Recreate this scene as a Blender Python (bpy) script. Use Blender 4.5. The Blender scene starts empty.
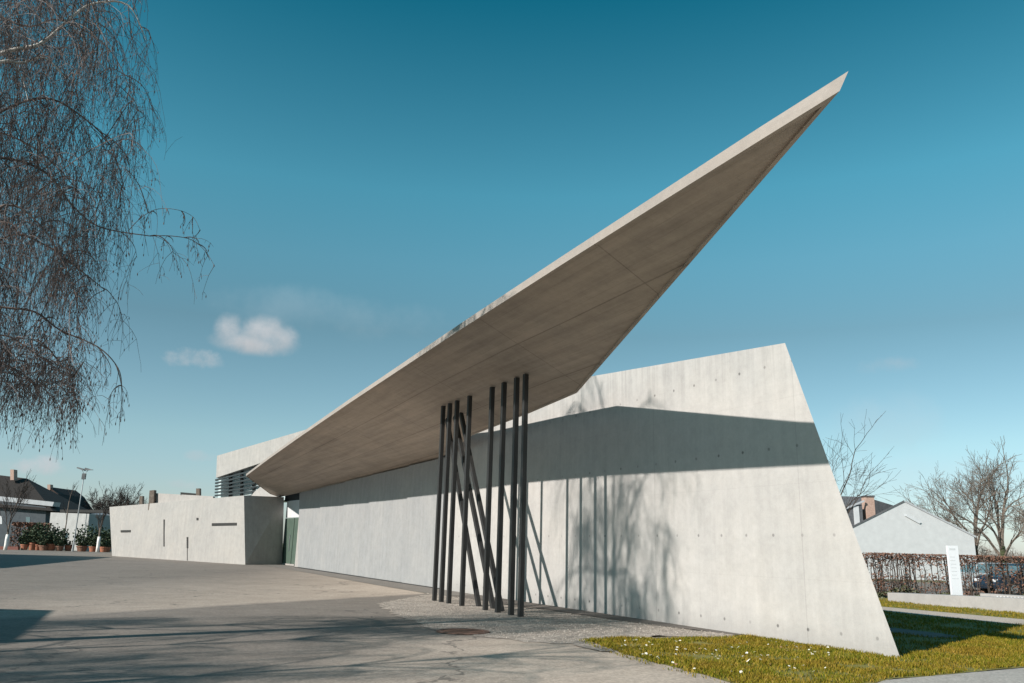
import bpy, bmesh, math, random
from mathutils import Vector, Matrix, noise
random.seed(7)
R = math.radians
scene = bpy.context.scene
col = scene.collection

# ------------------------------------------------------------------ camera
H = 1.6
FPX = 820.0
TILT = math.atan(207.4 / FPX)
ROLL = R(1.5)
CF = Vector((0, math.cos(TILT), math.sin(TILT)))
_r0 = Vector((1, 0, 0)); _u0 = _r0.cross(CF)
CR = _r0 * math.cos(ROLL) + _u0 * math.sin(ROLL)
CU = -_r0 * math.sin(ROLL) + _u0 * math.cos(ROLL)
EYE = Vector((0, 0, H))
cam_d = bpy.data.cameras.new('camera'); cam = bpy.data.objects.new('camera', cam_d); col.objects.link(cam)
cam_d.sensor_width = 36; cam_d.lens = FPX / 1024 * 36; cam_d.clip_end = 6000; cam_d.clip_start = 0.1
m3 = Matrix((CR, CU, -CF)).transposed()
cam.matrix_world = Matrix.Translation(EYE) @ m3.to_4x4()
scene.camera = cam

def ray(x, y): return CF + CR * ((x - 512) / FPX) + CU * ((341.5 - y) / FPX)
def G(x, y, z=0.0):                       # survey point on the ground
    r = ray(x, y); return EYE + r * ((z - H) / r.z)
def A(x, y, Y):                           # survey point at distance Y
    r = ray(x, y); return EYE + r * (Y / r.y)

# building frame: k runs along the long wall, q is the distance in front of it
P0 = Vector((6.55, 14.65, 0)); D = Vector((-0.4349, 0.9005, 0)).normalized(); N = Vector((D.y, -D.x, 0))
def L(p): return Vector(((p - P0).dot(D), -(p - P0).dot(N), p.z))
def Wd(k, q, z=0.0): return P0 + D * k - N * q + Vector((0, 0, z))

# ------------------------------------------------------------------ helpers
def tag(o, label=None, cat=None, group=None, kind=None):
    if label: o['label'] = label
    if cat: o['category'] = cat
    if group: o['group'] = group
    if kind: o['kind'] = kind
    return o
def empty(name, loc=(0, 0, 0), rz=0.0, **kw):
    o = bpy.data.objects.new(name, None); col.objects.link(o); o.location = loc; o.rotation_euler.z = rz
    o.empty_display_size = .3
    return tag(o, **kw)
class MB:
    def __init__(s): s.v = []; s.f = []; s.m = []
    def add(s, vs, fs, mi=0):
        b = len(s.v); s.v += [tuple(v) for v in vs]; s.f += [[b + i for i in f] for f in fs]; s.m += [mi] * len(fs)
    def box(s, lo, hi, mi=0):
        x0, y0, z0 = lo; x1, y1, z1 = hi
        s.add([(x0,y0,z0),(x1,y0,z0),(x1,y1,z0),(x0,y1,z0),(x0,y0,z1),(x1,y0,z1),(x1,y1,z1),(x0,y1,z1)],
              [(3,2,1,0),(4,5,6,7),(0,1,5,4),(1,2,6,5),(2,3,7,6),(3,0,4,7)], mi)
    def hexa(s, bot, top, mi=0):          # prism between two equal loops
        n = len(bot)
        s.add(list(bot) + list(top), [list(range(n))[::-1], list(range(n, 2*n))] + [(i, (i+1) % n, n + (i+1) % n, n + i) for i in range(n)], mi)
    def tube(s, pts, rads, sides=5, cap=True, mi=0):
        pts = [Vector(p) for p in pts]; n = len(pts); vs = []
        if not hasattr(rads, '__len__'): rads = [rads] * n
        ref = None
        for i, p in enumerate(pts):
            t = (pts[min(i+1, n-1)] - pts[max(i-1, 0)])
            if t.length < 1e-9: t = Vector((0, 0, 1))
            t.normalize()
            if ref is None: ref = Vector((1, 0, 0)) if abs(t.x) < .8 else Vector((0, 1, 0))
            a = (ref - t * ref.dot(t)); a.normalize(); b = t.cross(a); ref = a
            for j in range(sides):
                w = 2 * math.pi * j / sides
                vs.append(p + (a * math.cos(w) + b * math.sin(w)) * rads[i])
        fs = [(i*sides + j, i*sides + (j+1) % sides, (i+1)*sides + (j+1) % sides, (i+1)*sides + j) for i in range(n-1) for j in range(sides)]
        if cap: fs += [list(range(sides))[::-1], [(n-1)*sides + j for j in range(sides)]]
        s.add(vs, fs, mi)
    def lathe(s, prof, c=(0, 0, 0), sides=20, mi=0):
        vs = [(c[0] + r*math.cos(2*math.pi*j/sides), c[1] + r*math.sin(2*math.pi*j/sides), c[2] + z) for r, z in prof for j in range(sides)]
        fs = [(i*sides + j, i*sides + (j+1) % sides, (i+1)*sides + (j+1) % sides, (i+1)*sides + j) for i in range(len(prof)-1) for j in range(sides)]
        s.add(vs, fs, mi)
    def build(s, name, mats, parent=None, smooth=False, bevel=0, recalc=True):
        me = bpy.data.meshes.new(name); me.from_pydata(s.v, [], s.f)
        if not isinstance(mats, (list, tuple)): mats = [mats]
        for m in mats: me.materials.append(m)
        if len(mats) > 1: me.polygons.foreach_set('material_index', s.m)
        if recalc:
            bm = bmesh.new(); bm.from_mesh(me); bmesh.ops.recalc_face_normals(bm, faces=bm.faces)
            if bevel: bmesh.ops.bevel(bm, geom=list(bm.edges), offset=bevel, segments=2, affect='EDGES', profile=.6)
            bm.to_mesh(me); bm.free()
        if smooth: me.polygons.foreach_set('use_smooth', [True] * len(me.polygons))
        me.update()
        o = bpy.data.objects.new(name, me); col.objects.link(o)
        if parent: o.parent = parent
        return o
def children(o): return [c for c in bpy.data.objects if c.parent == o]
def copy_tree(o, parent=None):
    c = o.copy(); col.objects.link(c)
    if parent: c.parent = parent
    for ch in children(o): copy_tree(ch, c)
    return c

# ------------------------------------------------------------------ materials
class NT:
    def __init__(s, nt): s.nt = nt
    def n(s, t, **kw):
        o = s.nt.nodes.new(t)
        for k, v in kw.items(): setattr(o, k, v)
        return o
    def put(s, sock, v):
        if isinstance(v, bpy.types.NodeSocket): s.nt.links.new(v, sock)
        elif v is not None: sock.default_value = v
    def math(s, op, a, b=None, c=None, clamp=False):
        o = s.n('ShaderNodeMath', operation=op, use_clamp=clamp); s.put(o.inputs[0], a)
        if b is not None: s.put(o.inputs[1], b)
        if c is not None: s.put(o.inputs[2], c)
        return o.outputs[0]
    def noise(s, vec, scale, detail=4, rough=.55, dist=0):
        o = s.n('ShaderNodeTexNoise'); s.put(o.inputs['Vector'], vec); o.inputs['Scale'].default_value = scale
        o.inputs['Detail'].default_value = detail; o.inputs['Roughness'].default_value = rough; o.inputs['Distortion'].default_value = dist
        return o.outputs['Fac']
    def mapv(s, vec, scale=(1, 1, 1), rot=(0, 0, 0), loc=(0, 0, 0)):
        o = s.n('ShaderNodeMapping'); s.put(o.inputs[0], vec); o.inputs['Scale'].default_value = scale
        o.inputs['Rotation'].default_value = rot; o.inputs['Location'].default_value = loc
        return o.outputs[0]
    def ramp(s, f, stops):
        o = s.n('ShaderNodeValToRGB'); s.put(o.inputs[0], f); e = o.color_ramp.elements
        while len(e) < len(stops): e.new(.5)
        for i, (p, c) in enumerate(stops):
            e[i].position = p; e[i].color = (c if hasattr(c, '__len__') else (c, c, c)) if not (hasattr(c, '__len__') and len(c) == 3) and hasattr(c, '__len__') else ((*c, 1) if hasattr(c, '__len__') else (c, c, c, 1))
        return o.outputs[0]
    def mix(s, f, a, b, mode='MIX'):
        o = s.n('ShaderNodeMix', data_type='RGBA', blend_type=mode); s.put(o.inputs[0], f)
        for i, v in ((6, a), (7, b)):
            if hasattr(v, '__len__') and len(v) == 3: v = (*v, 1)
            s.put(o.inputs[i], v)
        return o.outputs[2]
    def mr(s, f, a, b, c=0., d_=1.):
        o = s.n('ShaderNodeMapRange'); s.put(o.inputs[0], f)
        for i, v in enumerate((a, b, c, d_)): s.put(o.inputs[1+i], v)
        return o.outputs[0]
    def xyz(s, v):
        o = s.n('ShaderNodeSeparateXYZ'); s.put(o.inputs[0], v); return o.outputs
def mat(name, base=(.5, .5, .5), rough=.8, metal=0, coord='Object'):
    m = bpy.data.materials.new(name); m.use_nodes = True; t = NT(m.node_tree)
    b = m.node_tree.nodes['Principled BSDF']; b.inputs['Roughness'].default_value = rough; b.inputs['Metallic'].default_value = metal
    b.inputs['Base Color'].default_value = (*base, 1)
    t.b = b; t.co = t.n('ShaderNodeTexCoord').outputs[coord]
    return m, t
def bump(t, h, strength=.3, dist=.02):
    o = t.n('ShaderNodeBump'); o.inputs['Strength'].default_value = strength; o.inputs['Distance'].default_value = dist
    t.put(o.inputs['Height'], h); t.put(t.b.inputs['Normal'], o.outputs[0])
def varied(name, c0, c1, scale=4, rough=.8, metal=0, bmp=0, coord='Object', detail=5, sc3=(1, 1, 1)):
    m, t = mat(name, c0, rough, metal, coord)
    v = t.mapv(t.co, sc3)
    f = t.noise(v, scale, detail)
    t.put(t.b.inputs['Base Color'], t.ramp(f, [(.3, c0), (.7, c1)]))
    if bmp: bump(t, t.noise(v, scale * 4, 4), bmp)
    return m

def concrete(name, tone, kind='wall'):
    m, t = mat(name, tone, .86)
    co = t.co; X, Y, Z = t.xyz(co)
    cloud = t.noise(co, .55, 5, .6); mid = t.noise(co, 2.6, 6, .65); fine = t.noise(co, 38, 4, .7)
    streak = t.noise(t.mapv(co, (2.2, 2.2, .14)), 1.6, 6, .65); streak2 = t.noise(t.mapv(co, (9, 9, .22)), 1.2, 5, .7)
    v = t.math('ADD', t.mr(cloud, .3, .7, -.07, .07), t.mr(mid, .3, .7, -.075, .075))
    v = t.math('ADD', v, t.mr(fine, .3, .7, -.05, .05)); v = t.math('ADD', v, t.mr(t.noise(co, 9, 5, .7), .3, .7, -.05, .05))
    if kind in ('wall', 'door'):
        a_ = .75 if kind == 'door' else .6
        v = t.math('ADD', v, t.mr(streak, .32, .68, -.09*a_, .07*a_)); v = t.math('ADD', v, t.mr(streak2, .3, .7, -.045*a_, .045*a_))
    # formwork board marks
    if kind == 'soffit':
        d_ = t.mapv(co, (1, 1, 1), (0, 0, R(2)))
        bx = t.xyz(d_)
        boards = t.n('ShaderNodeTexBrick'); t.put(boards.inputs['Vector'], d_)
        boards.inputs['Scale'].default_value = 1; boards.inputs['Brick Width'].default_value = 5.2; boards.inputs['Row Height'].default_value = .24
        boards.inputs['Mortar Size'].default_value = .006; boards.inputs['Mortar Smooth'].default_value = .5
        boards.inputs['Color1'].default_value = (.42, .42, .42, 1); boards.inputs['Color2'].default_value = (.58, .58, .58, 1); boards.inputs['Mortar'].default_value = (.25, .25, .25, 1)
        v = t.math('ADD', v, t.mr(boards.outputs['Color'], .25, .75, -.14, .14))
        st = t.noise(t.mapv(co, (.12, 2.4, 2.4)), 1.4, 6, .65); v = t.math('ADD', v, t.mr(st, .3, .7, -.20, .16))
        # wide pour joints
        jx = t.math('ABSOLUTE', t.math('SUBTRACT', t.math('FRACT', t.math('MULTIPLY', t.math('ADD', X, t.math('MULTIPLY', Y, .35)), 1/5.4)), .5))
        jy = t.math('ABSOLUTE', t.math('SUBTRACT', t.math('FRACT', t.math('MULTIPLY', t.math('ADD', Y, t.math('MULTIPLY', X, .028)), 1/1.62)), .5))
        j = t.math('MAXIMUM', t.math('LESS_THAN', jx, .0028), t.math('LESS_THAN', jy, .009))
        v = t.math('SUBTRACT', v, t.math('MULTIPLY', j, .30))
        # scattered pores and stains
        vo = t.n('ShaderNodeTexVoronoi'); t.put(vo.inputs['Vector'], co); vo.inputs['Scale'].default_value = 2.3
        sp = t.math('MULTIPLY', t.math('LESS_THAN', vo.outputs['Distance'], .07), t.math('GREATER_THAN', t.noise(co, .9, 3), .56))
        v = t.math('SUBTRACT', v, t.math('MULTIPLY', sp, .25))
    hgt = t.math('ADD', t.math('MULTIPLY', fine, .5), t.math('MULTIPLY', mid, .5))
    if kind == 'wall':
        bd = t.math('ABSOLUTE', t.math('SUBTRACT', t.math('FRACT', t.math('MULTIPLY', X, 1/.40)), .5))
        v = t.math('SUBTRACT', v, t.math('MULTIPLY', t.math('LESS_THAN', bd, .013), .010))
        # panel joints every 2.4 m, pour joints, tie holes
        jx = t.math('ABSOLUTE', t.math('SUBTRACT', t.math('FRACT', t.math('MULTIPLY', t.math('SUBTRACT', X, 1.86 + 2.4), 1/4.8)), .5))
        j = t.math('LESS_THAN', t.math('SUBTRACT', .5, t.math('ABSOLUTE', t.math('SUBTRACT', jx, 0))), -1)
        kx = t.math('ABSOLUTE', t.math('SUBTRACT', t.math('FRACT', t.math('MULTIPLY', t.math('SUBTRACT', X, 1.88 - 2.4), 1/4.8)), .5))
        v = t.math('SUBTRACT', v, t.math('MULTIPLY', t.math('LESS_THAN', kx, .0026), .13))
        for z_, w_ in ((4.75, .06), (3.0, .05), (1.18, .05)):
            zj = t.math('ABSOLUTE', t.math('SUBTRACT', Z, z_)); v = t.math('SUBTRACT', v, t.math('MULTIPLY', t.math('LESS_THAN', zj, .007), w_))
        # tie holes: columns .78 m apart, rows 1.75 m apart
        hx = t.math('MULTIPLY', t.math('SUBTRACT', t.math('FRACT', t.math('MULTIPLY', t.math('SUBTRACT', X, 1.86 - .39), 1/.79)), .5), .79)
        hz = t.math('MULTIPLY', t.math('SUBTRACT', t.math('FRACT', t.math('MULTIPLY', t.math('SUBTRACT', Z, .27 - .875), 1/1.74)), .5), 1.74)
        rr = t.math('SQRT', t.math('ADD', t.math('MULTIPLY', hx, hx), t.math('MULTIPLY', hz, hz)))
        cell = t.n('ShaderNodeTexWhiteNoise', noise_dimensions='2D'); cx = t.n('ShaderNodeCombineXYZ')
        t.put(cx.inputs[0], t.math('FLOOR', t.math('MULTIPLY', t.math('SUBTRACT', X, 1.86 - .39), 1/.79))); t.put(cx.inputs[1], t.math('FLOOR', t.math('MULTIPLY', t.math('SUBTRACT', Z, .27 - .875), 1/1.74)))
        t.put(cell.inputs['Vector'], cx.outputs[0])
        hole = t.mr(rr, .02, .042, 1, 0)
        hole = t.math('MULTIPLY', hole, t.mr(cell.outputs['Value'], 0, 1, .25, 1.0))
        v = t.math('SUBTRACT', v, t.math('MULTIPLY', hole, .62))
        # weather run-off from the top edge and splash at the foot
        run = t.math('MULTIPLY', t.mr(streak2, .45, .66, 0, 1), t.mr(Z, 4.4, 6.3, 0, .24)); v = t.math('SUBTRACT', v, run)
        foot = t.math('MULTIPLY', t.mr(Z, 0, .45, .26, 0), t.mr(mid, .3, .7, .3, 1)); v = t.math('SUBTRACT', v, foot)
    v = t.math('ADD', v, 1.0)
    c = t.mix(1.0, (*tone, 1), v, 'MULTIPLY')
    warm = t.mix(t.mr(cloud, .4, .7, 0, .35), c, t.mix(1.0, c, (1.0, .95, .89), 'MULTIPLY'))
    t.put(t.b.inputs['Base Color'], warm)
    bump(t, hgt, .35, .012)
    return m

M = {}
M['wall'] = concrete('pale_board_marked_concrete', (.392, .378, .366), 'wall')
M['soffit'] = concrete('board_marked_soffit', (.41, .345, .29), 'soffit')
M['block'] = concrete('pale_block_concrete', (.34, .32, .305), 'plain')
M['blockv'] = concrete('streaked_block_concrete', (.335, .32, .305), 'door')
M['door_panel'] = concrete('grey_sliding_panel', (.268, .27, .274), 'door')
M['lowwall'] = concrete('low_wall_concrete', (.33, .315, .305), 'plain')
M['fascia'] = concrete('weathered_roof_edge', (.30, .265, .24), 'plain')
M['column'] = varied('dark_painted_steel', (.015, .0148, .0145), (.032, .031, .03), 7, .6, .0, sc3=(1, 1, .2))
M['dark'] = varied('dark_recess', (.02, .02, .02), (.035, .033, .03), 3, .8)
M['green'] = varied('green_glazed_door', (.075, .11, .09), (.10, .135, .11), 2, .35)
M['white'] = varied('white_render', (.50, .505, .515), (.57, .575, .585), 2, .8, bmp=.05)
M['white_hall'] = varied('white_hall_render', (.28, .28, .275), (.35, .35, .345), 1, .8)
M['white_cold'] = varied('pale_grey_render', (.36, .37, .39), (.43, .44, .46), 2, .8)
M['grey_wall'] = varied('shade_toned_render', (.04, .05, .062), (.065, .078, .09), 1.5, .8)  # grey wall darkened, its shade is put into the colour
M['slate'] = varied('slate_roof', (.07, .075, .08), (.13, .13, .14), 5, .7, bmp=.2)
M['tile_dark'] = varied('shaded_brown_tiles', (.010, .007, .006), (.022, .016, .013), 4, .8, bmp=.2)  # brown tiles made darker still to carry the shade on the roof
M['tile_red'] = varied('red_brown_tiles', (.022, .012, .009), (.05, .025, .018), 4, .8, bmp=.2)
M['brick'] = varied('brick_chimney', (.36, .23, .18), (.46, .32, .26), 8, .85, bmp=.2)
M['terracotta'] = varied('terracotta', (.28, .10, .055), (.40, .165, .095), 6, .8)
M['terracotta_old'] = varied('dark_terracotta', (.16, .08, .055), (.26, .13, .085), 6, .8)
M['leaf_dark'] = varied('evergreen_leaf', (.018, .03, .014), (.05, .075, .03), 5, .6)
M['leaf_olive'] = varied('olive_leaf', (.05, .06, .025), (.09, .095, .04), 5, .6)
M['leaf_brown'] = varied('dry_beech_leaf', (.10, .045, .028), (.22, .11, .07), 9, .75)
M['stem'] = varied('dark_stem', (.035, .025, .02), (.075, .055, .045), 6, .85)
M['bark'] = varied('grey_brown_bark', (.12, .093, .075), (.20, .16, .13), 5, .9, bmp=.3)
M['bark_red'] = varied('reddish_bark', (.16, .085, .05), (.24, .13, .08), 5, .9, bmp=.3)
M['bark_moss'] = varied('ivy_clad_bark', (.035, .045, .02), (.08, .085, .035), 6, .9, bmp=.3)
M['birch'] = varied('white_birch_bark', (.30, .27, .24), (.62, .57, .52), 2.5, .75, sc3=(1, 1, 3))
M['twig'] = varied('birch_twig', (.085, .058, .052), (.155, .11, .095), 3, .7)
M['guard'] = varied('white_trunk_guard', (.68, .66, .63), (.78, .76, .73), 3, .8)
M['steel'] = varied('galvanised_steel', (.20, .21, .22), (.28, .295, .30), 4, .5, .3)
M['lampdark'] = varied('dark_lamp_head', (.05, .055, .06), (.08, .085, .09), 4, .5)
M['rust'] = varied('rusty_iron', (.11, .06, .042), (.20, .115, .085), 14, .85, .1, bmp=.5)
M['sign'] = varied('white_enamel', (.70, .71, .74), (.76, .77, .80), 1, .4)
M['print'] = varied('grey_print', (.54, .55, .57), (.60, .61, .63), 1, .6)
M['brick_low'] = varied('red_brick_edging', (.13, .045, .035), (.20, .08, .06), 7, .85)
M['glass'], _t = mat('window_glass', (.10, .16, .18), .08)
M['glass_pale'] = varied('sky_lit_glass', (.38, .47, .49), (.60, .68, .69), .35, .25)  # sky reflection put into the glass as a pale base colour
M['louvre'] = varied('dark_louvre_metal', (.035, .045, .05), (.06, .07, .075), 3, .45, .4)
M['tyre'] = varied('tyre_rubber', (.012, .012, .012), (.02, .02, .02), 8, .9)
M['rim'] = varied('alloy_rim', (.35, .36, .37), (.45, .46, .47), 5, .3, .8)
M['paint_blue'] = varied('dark_blue_car_paint', (.012, .025, .045), (.016, .03, .05), 2, .2)
M['paint_silver'] = varied('silver_car_paint', (.45, .48, .5), (.5, .53, .55), 2, .25, .4)
M['headlight'] = varied('headlight_glass', (.6, .62, .65), (.7, .72, .74), 2, .1)
M['red_lamp'] = varied('red_tail_light', (.3, .01, .01), (.36, .015, .012), 2, .2)
M['petal'] = varied('daisy_petal', (.8, .8, .78), (.86, .86, .84), 6, .6)
M['yolk'] = varied('daisy_centre', (.6, .42, .05), (.7, .5, .08), 6, .7)
M['dead_leaf'] = varied('dead_leaf', (.28, .15, .08), (.42, .26, .16), 9, .8)
M['mullion'] = varied('black_mullion', (.015, .017, .018), (.025, .027, .028), 3, .5)
M['blade'], _t = mat('grass_blade', (.09, .11, .02), .7)
_f = _t.noise(_t.co, .8, 4); _i = _t.n('ShaderNodeNewGeometry').outputs['Random Per Island']
_t.b.inputs['Specular IOR Level'].default_value = .08
_c = _t.ramp(_i, [(0, (.07, .092, .008)), (.4, (.14, .135, .011)), (.8, (.24, .17, .016)), (1, (.36, .25, .07))])
_t.put(_t.b.inputs['Base Color'], _t.mix(_t.mr(_f, .46, .64, 0, .6), _c, (.22, .13, .02)))

def asphalt(name, lo, hi, grain=60, patch=.12, cracks=True, gravel=False, worn_sunlit=None):
    m, t = mat(name, lo, .88)
    co = t.co
    f1 = t.noise(co, patch, 5, .6); f2 = t.noise(co, grain, 3, .75); f3 = t.noise(co, 1.3, 6, .65)
    stre = t.noise(t.mapv(co, (.10, .9, 1), (0, 0, R(-25))), .8, 5, .6)
    f = t.math('ADD', t.math('MULTIPLY', f1, .45), t.math('MULTIPLY', f3, .43))
    f = t.math('ADD', f, t.math('MULTIPLY', stre, .12))
    c = t.ramp(f, [(.34, lo), (.66, hi)])
    if worn_sunlit:
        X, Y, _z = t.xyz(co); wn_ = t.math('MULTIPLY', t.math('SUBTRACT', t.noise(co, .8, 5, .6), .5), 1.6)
        a, b_ = worn_sunlit['line']; e = (Vector(b_) - Vector(a)).normalized(); nn = (-e.y, e.x)
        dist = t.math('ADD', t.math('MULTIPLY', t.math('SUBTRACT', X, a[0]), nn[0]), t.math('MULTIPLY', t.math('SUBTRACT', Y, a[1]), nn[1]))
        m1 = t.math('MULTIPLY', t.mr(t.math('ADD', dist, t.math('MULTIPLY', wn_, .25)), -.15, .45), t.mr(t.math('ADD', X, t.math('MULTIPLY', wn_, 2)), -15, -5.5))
        m2 = t.math('MULTIPLY', t.mr(t.math('ADD', X, wn_), -3.2, -.2), t.mr(t.math('ADD', Y, t.math('MULTIPLY', wn_, .4)), 16.6, 15.4))  # sunny foreground painted in: paler asphalt stands for sunlight
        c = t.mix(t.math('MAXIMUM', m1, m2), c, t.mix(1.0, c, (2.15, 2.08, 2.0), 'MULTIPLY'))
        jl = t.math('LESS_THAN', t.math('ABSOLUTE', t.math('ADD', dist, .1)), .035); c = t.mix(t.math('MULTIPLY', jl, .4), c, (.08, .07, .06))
    vo = t.n('ShaderNodeTexVoronoi'); t.put(vo.inputs['Vector'], co); vo.inputs['Scale'].default_value = grain * .8
    sp = t.xyz(vo.outputs['Color'])[0]
    amp = .6 if gravel else .34
    c = t.mix(1.0, c, t.math('ADD', 1 - amp, t.math('MULTIPLY', t.math('ADD', t.math('MULTIPLY', sp, .6), t.math('MULTIPLY', f2, .4)), amp * 2)), 'MULTIPLY')
    if cracks:
        vd = t.n('ShaderNodeTexVoronoi', feature='DISTANCE_TO_EDGE'); vd.inputs['Scale'].default_value = .16
        wob = t.n('ShaderNodeVectorMath', operation='ADD'); t.put(wob.inputs[0], co)
        nz = t.n('ShaderNodeTexNoise'); t.put(nz.inputs['Vector'], co); nz.inputs['Scale'].default_value = .9; nz.inputs['Detail'].default_value = 6
        sc = t.n('ShaderNodeVectorMath', operation='SCALE'); t.put(sc.inputs[0], nz.outputs['Color']); sc.inputs['Scale'].default_value = 2.2
        t.put(wob.inputs[1], sc.outputs[0]); t.put(vd.inputs['Vector'], wob.outputs[0])
        ck = t.math('MULTIPLY', t.math('LESS_THAN', vd.outputs['Distance'], .0055), t.math('GREATER_THAN', f3, .44))
        c = t.mix(t.math('MULTIPLY', ck, .6), c, (.05, .045, .04))
        oil = t.math('MULTIPLY', t.mr(t.noise(co, .45, 3), .62, .72, 0, 1), .22); c = t.mix(oil, c, (.10, .095, .09))
    t.put(t.b.inputs['Base Color'], c)
    bump(t, t.math('ADD', t.math('MULTIPLY', sp, .6), f2), .8 if gravel else .5, .02 if gravel else .006)
    return m
M['asphalt'] = asphalt('worn_sunlit_asphalt', (.135, .112, .094), (.215, .185, .16), 34, .12, True, False, {'line': (G(200, 607.5).xy, G(422, 594).xy)})
M['path'] = asphalt('pale_path_asphalt', (.29, .265, .24), (.38, .35, .32), 40, .4, False)
M['gravel'] = asphalt('loose_gravel', (.19, .16, .135), (.36, .31, .27), 18, .5, False, True)
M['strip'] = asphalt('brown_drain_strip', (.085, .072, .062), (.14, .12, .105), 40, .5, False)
M['strip_pale'] = asphalt('worn_edge_strip', (.145, .128, .114), (.19, .17, .152), 40, .5, False)
M['sand'] = asphalt('sandy_path', (.36, .30, .25), (.46, .39, .33), 40, .5, False)
M['soil'], t = mat('lawn_soil', (.08, .07, .03), .95)
f = t.noise(t.co, .35, 6, .65); f2 = t.noise(t.co, 9, 5, .7)
c = t.ramp(f, [(.3, (.10, .11, .018)), (.5, (.16, .145, .028)), (.7, (.22, .165, .05))])
t.put(t.b.inputs['Base Color'], t.mix(1.0, c, t.mr(f2, .3, .7, .6, 1.4), 'MULTIPLY')); bump(t, f2, .6, .03)
M['terrain'] = varied('meadow', (.07, .075, .03), (.13, .12, .055), .05, .95)

# ------------------------------------------------------------------ ground
def sheet(name, pts, z, m, kind='structure'):
    me = bpy.data.meshes.new(name); bm = bmesh.new()
    vs = [bm.verts.new((p[0], p[1], z)) for p in pts]
    f = bm.faces.new(vs); bmesh.ops.triangulate(bm, faces=[f])
    bmesh.ops.recalc_face_normals(bm, faces=bm.faces)
    for f in bm.faces:
        if f.normal.z < 0: f.normal_flip()
    bm.to_mesh(me); bm.free(); me.materials.append(m)
    o = bpy.data.objects.new(name, me); col.objects.link(o); o['kind'] = kind
    return o
def g2(*px): return [G(x, y).xy for x, y in px]
def wob(pts, amp, step=.25, seed=0, closed=True):
    out = []
    for i in range(len(pts) - (0 if closed else 1)):
        a = Vector(pts[i][:2]); b = Vector(pts[(i+1) % len(pts)][:2]); n = max(1, int((b-a).length / step))
        t = (b - a).normalized(); pn = Vector((-t.y, t.x))
        for j in range(n):
            p = a.lerp(b, j / n); w = noise.noise(Vector((p.x*1.7, p.y*1.7, seed))) + .5*noise.noise(Vector((p.x*6, p.y*6, seed)))
            out.append(p + pn * w * amp)
    return out
sheet('ground', [(-2500, -300), (2500, -300), (2500, 4000), (-2500, 4000)], -.016, M['terrain'])
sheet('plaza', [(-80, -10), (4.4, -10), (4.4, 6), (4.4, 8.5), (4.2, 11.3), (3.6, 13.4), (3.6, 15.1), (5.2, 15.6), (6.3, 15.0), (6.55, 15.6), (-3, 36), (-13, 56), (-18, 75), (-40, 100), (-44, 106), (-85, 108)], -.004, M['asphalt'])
wl = [Wd(k, 0).xy for k in (50.6, 2.2)]
strip_out = g2((268, 566), (300, 571.8), (425, 596.5), (440, 602), (522, 610.5), (560, 616), (680, 630))
strip_out = []
sheet('drain_strip', wob([Wd(k, q).xy for k, q in [(17, 1.45), (14, 1.2), (12, .95), (10.86, .85), (8.8, .8), (7.6, .74), (6.5, .68), (5.6, .66), (4.8, .42), (4.0, .3), (2.6, .1)]], .035, .2, 2, False) + [Wd(2.4, -.1).xy, Wd(17, -.1).xy], .008, M['strip'])
sheet('edge_strip', [Wd(k, q).xy for k, q in [(52, 1.28), (40, 1.35), (24, 1.6), (17, 1.6), (17, -.45), (57.5, -.45), (58.5, -1), (60, .5)]], .006, M['strip_pale'])
grav = wob(g2((420, 596), (392, 600), (377, 604.5), (400, 617), (447, 632), (520, 640.5), (585, 645), (600, 640), (660, 636), (735, 637.5)) + [Wd(3.4, .2).xy, Wd(5.0, .5).xy, Wd(7.4, .9).xy, Wd(11.3, 1.2).xy, Wd(14.5, 1.2).xy, Wd(18.6, 1.2).xy], .30, .15, 3)
sheet('gravel', grav, .004, M['gravel'])
pathR = [Vector((3.4, 6)), Vector((3.7, 8.5)), Vector((4.1, 10.6)), Vector((5.2, 11.9)), Vector((8.1, 13.6)), Vector((14, 17)), Vector((30, 24)), Vector((34, 16)), Vector((10, 2)), Vector((3.2, -6))]
sheet('path', pathR, -.008 + .012, M['path'])
lawn_pts = [(1.55, 16.05), (1.75, 15.1), (2.2, 13.4), (2.95, 11.3), (3.65, 8.6), (3.75, 8.6), (4.15, 10.65), (5.2, 11.95), (8.1, 13.65), (14, 17.05), (30, 24.1), (60, 60), (20, 60), (-6, 48), (7.2, 16.0), (6.6, 14.75), (4.9, 17.5), (3.5, 16.9), (2.2, 16.5)]
lawn = wob([Vector(p) for p in lawn_pts[:10]], .08, .12, 9, False) + [Vector(p) for p in lawn_pts[9:]]
sheet('lawn', lawn, .0, M['soil'])
pe = g2((870, 605.7), (880, 606.7), (1024, 619.6)); pe2 = g2((1024, 625.4), (881.5, 611), (870, 610))
ext = lambda a, b, t: Vector(a) + (Vector(b) - Vector(a)) * t
sheet('sandy_path', [ext(pe[1], pe[0], 6), pe[0], pe[1], pe[2], ext(pe[1], pe[2], 3), ext(pe2[1], pe2[0], 3), pe2[0], pe2[1], pe2[2], ext(pe2[1], pe2[2], 6)], .006, M['sand'])
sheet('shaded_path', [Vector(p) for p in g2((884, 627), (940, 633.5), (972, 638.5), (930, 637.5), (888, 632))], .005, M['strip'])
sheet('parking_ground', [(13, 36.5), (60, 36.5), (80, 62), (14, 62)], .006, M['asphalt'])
sheet('bare_soil_edge', wob(g2((580, 642), (600, 646), (616, 652), (600, 652), (572, 645)), .09, .12, 5), .010, M['gravel'])

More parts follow.
